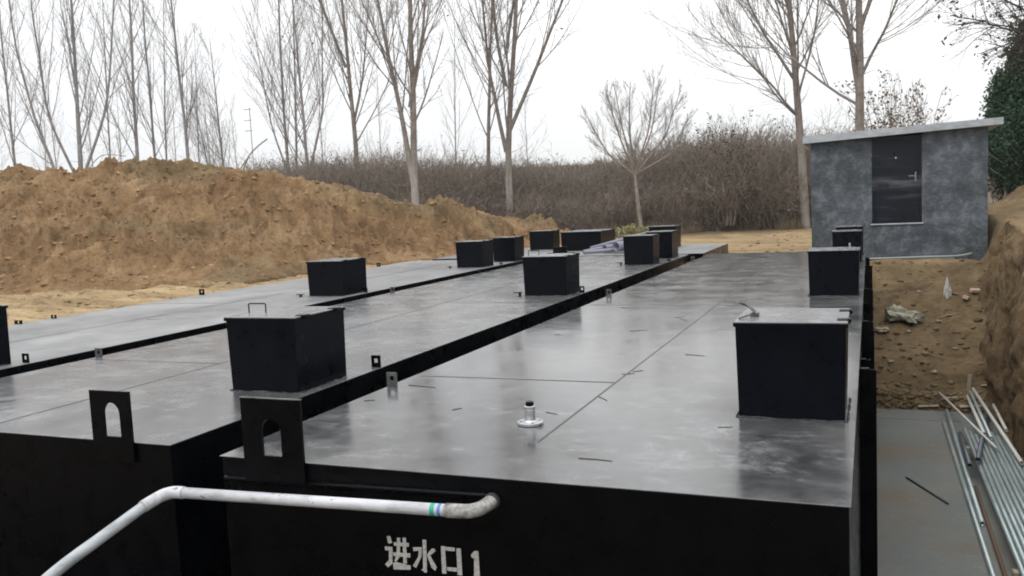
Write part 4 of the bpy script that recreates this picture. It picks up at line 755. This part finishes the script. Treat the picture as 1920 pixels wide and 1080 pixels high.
# scrub wood: one tangled mass
def scrub():
    rg = np.random.default_rng(12); n = 15000
    px = rg.uniform(440, 1600, n); d = 32.2+14*rg.random(n)**1.15; c = (px-960)/1650
    X = d*(-.3788+.9255*c); Y = d*(.9255+.3788*c); Z = ground_z(X, Y)
    top = np.interp(px, [440, 520, 600, 700, 900, 1040, 1090, 1150, 1250, 1330, 1400, 1500, 1600], [330, 318, 309, 306, 306, 306, 322, 310, 296, 290, 272, 262, 255])
    zt_ = 1.3+(hz(px)-top)/1650*38.5
    H = np.clip((zt_*(.5+.55*rg.random(n)**.8+np.interp(px, [440, 1000, 1200], [.12, .15, .5])*fbm(X*.45, Y*.2, 4, 91))-Z*.9), .5, 4.6)*np.where(d < 34, .6, 1)
    lean = .7*rg.standard_normal((n, 2)); s = np.linspace(0, 1, 4)[None, :, None]
    base = np.stack([X, Y, Z-.1], -1)[:, None]; off = np.concatenate([lean*.6, np.ones((n, 1))], 1)[:, None]*H[:, None, None]*s
    P0 = base+off+.04*rg.standard_normal((n, 4, 3))*(s > 0); R0 = np.tile(np.linspace(.013, .005, 4), (n, 1))
    parts = [tubes_np(P0, R0, 3)]
    Q1, R1 = kids(rg, P0, R0, 4, .45, .75, 4, .05, .15, .95, .7, .2, rmin=.007); parts.append(tubes_np(Q1, R1, 3))
    Q2, R2 = kids(rg, Q1, R1, 3, .5, .6, 3, .03, .15, .95, .7, .12, rmin=.005); parts.append(tubes_np(Q2, R2, 3))
    tag(link('scrub_wood', np_mesh('scrub_wood', *merge(parts)), BRUSH), kind='stuff')
    s2 = rg.integers(0, len(Q2), 60000); c2 = Q2[s2, 2]+.06*rg.standard_normal((60000, 3)); k_ = fbm(c2[:, 0]*.9, c2[:, 1]*.3+c2[:, 2]*.9, 3, 95) > .04; lf = leaves(c2[k_], .045, rg)
    tag(link('scrub_leaves', np_mesh('scrub_leaves', *lf), SLEAF), kind='stuff')
    n = 9000; px = rg.uniform(1040, 1560, n); d = 31.6+2.2*rg.random(n)**1.5; c = (px-960)/1650; X = d*(-.3788+.9255*c); Y = d*(.9255+.3788*c); k_ = fbm(X*.8, Y*.8, 3, 97) > -.15; X, Y = X[k_], Y[k_]; n = len(X)
    b0 = np.stack([X, Y, ground_z(X, Y)-.02], -1); tp_ = b0+np.stack([.10*rg.standard_normal(n), .10*rg.standard_normal(n), .12+.40*rg.random(n)**2], -1)
    P0 = np.stack([b0, (b0+tp_)/2, tp_+.05*rg.standard_normal((n, 3))], 1); tag(link('dry_grass', np_mesh('dry_grass', *tubes_np(P0, np.tile(np.array([.005, .004, .002]), (n, 1)), 3)), GRASS), kind='stuff')
scrub()
# utility pole far off
x, y = fp(491, 140); up_ = empty('utility_pole', (x, y, 2.0), 'faint distant utility pole with three crossarms above the mound', 'pole')
mb = MB(); mb.tube([(x, y, 2), (x, y, 18.3)], .07, 8); relp(up_, mb, 'mast', BARKF)
for z in (17.9, 16.2, 14.6): mb = MB(); mb.box((x-.7, y-.6, z), (x+.7, y-.5, z+.09)); relp(up_, mb, 'crossarm', BARKF)

# air
mb = MB(); mb.box((-115, -12, -4.5), (40, 140, 24))
hz_ = mb.build('haze', None); hm = bpy.data.materials.new('haze'); hm.use_nodes = True; t = hm.node_tree; t.nodes.clear()
o_ = t.nodes.new('ShaderNodeOutputMaterial'); pvn = t.nodes.new('ShaderNodeVolumePrincipled'); pvn.inputs['Color'].default_value = (.93, .95, 1, 1); pvn.inputs['Density'].default_value = .0003; pvn.inputs['Anisotropy'].default_value = .2
t.links.new(pvn.outputs[0], o_.inputs['Volume']); hz_.data.materials.append(hm); tag(hz_, kind='stuff')
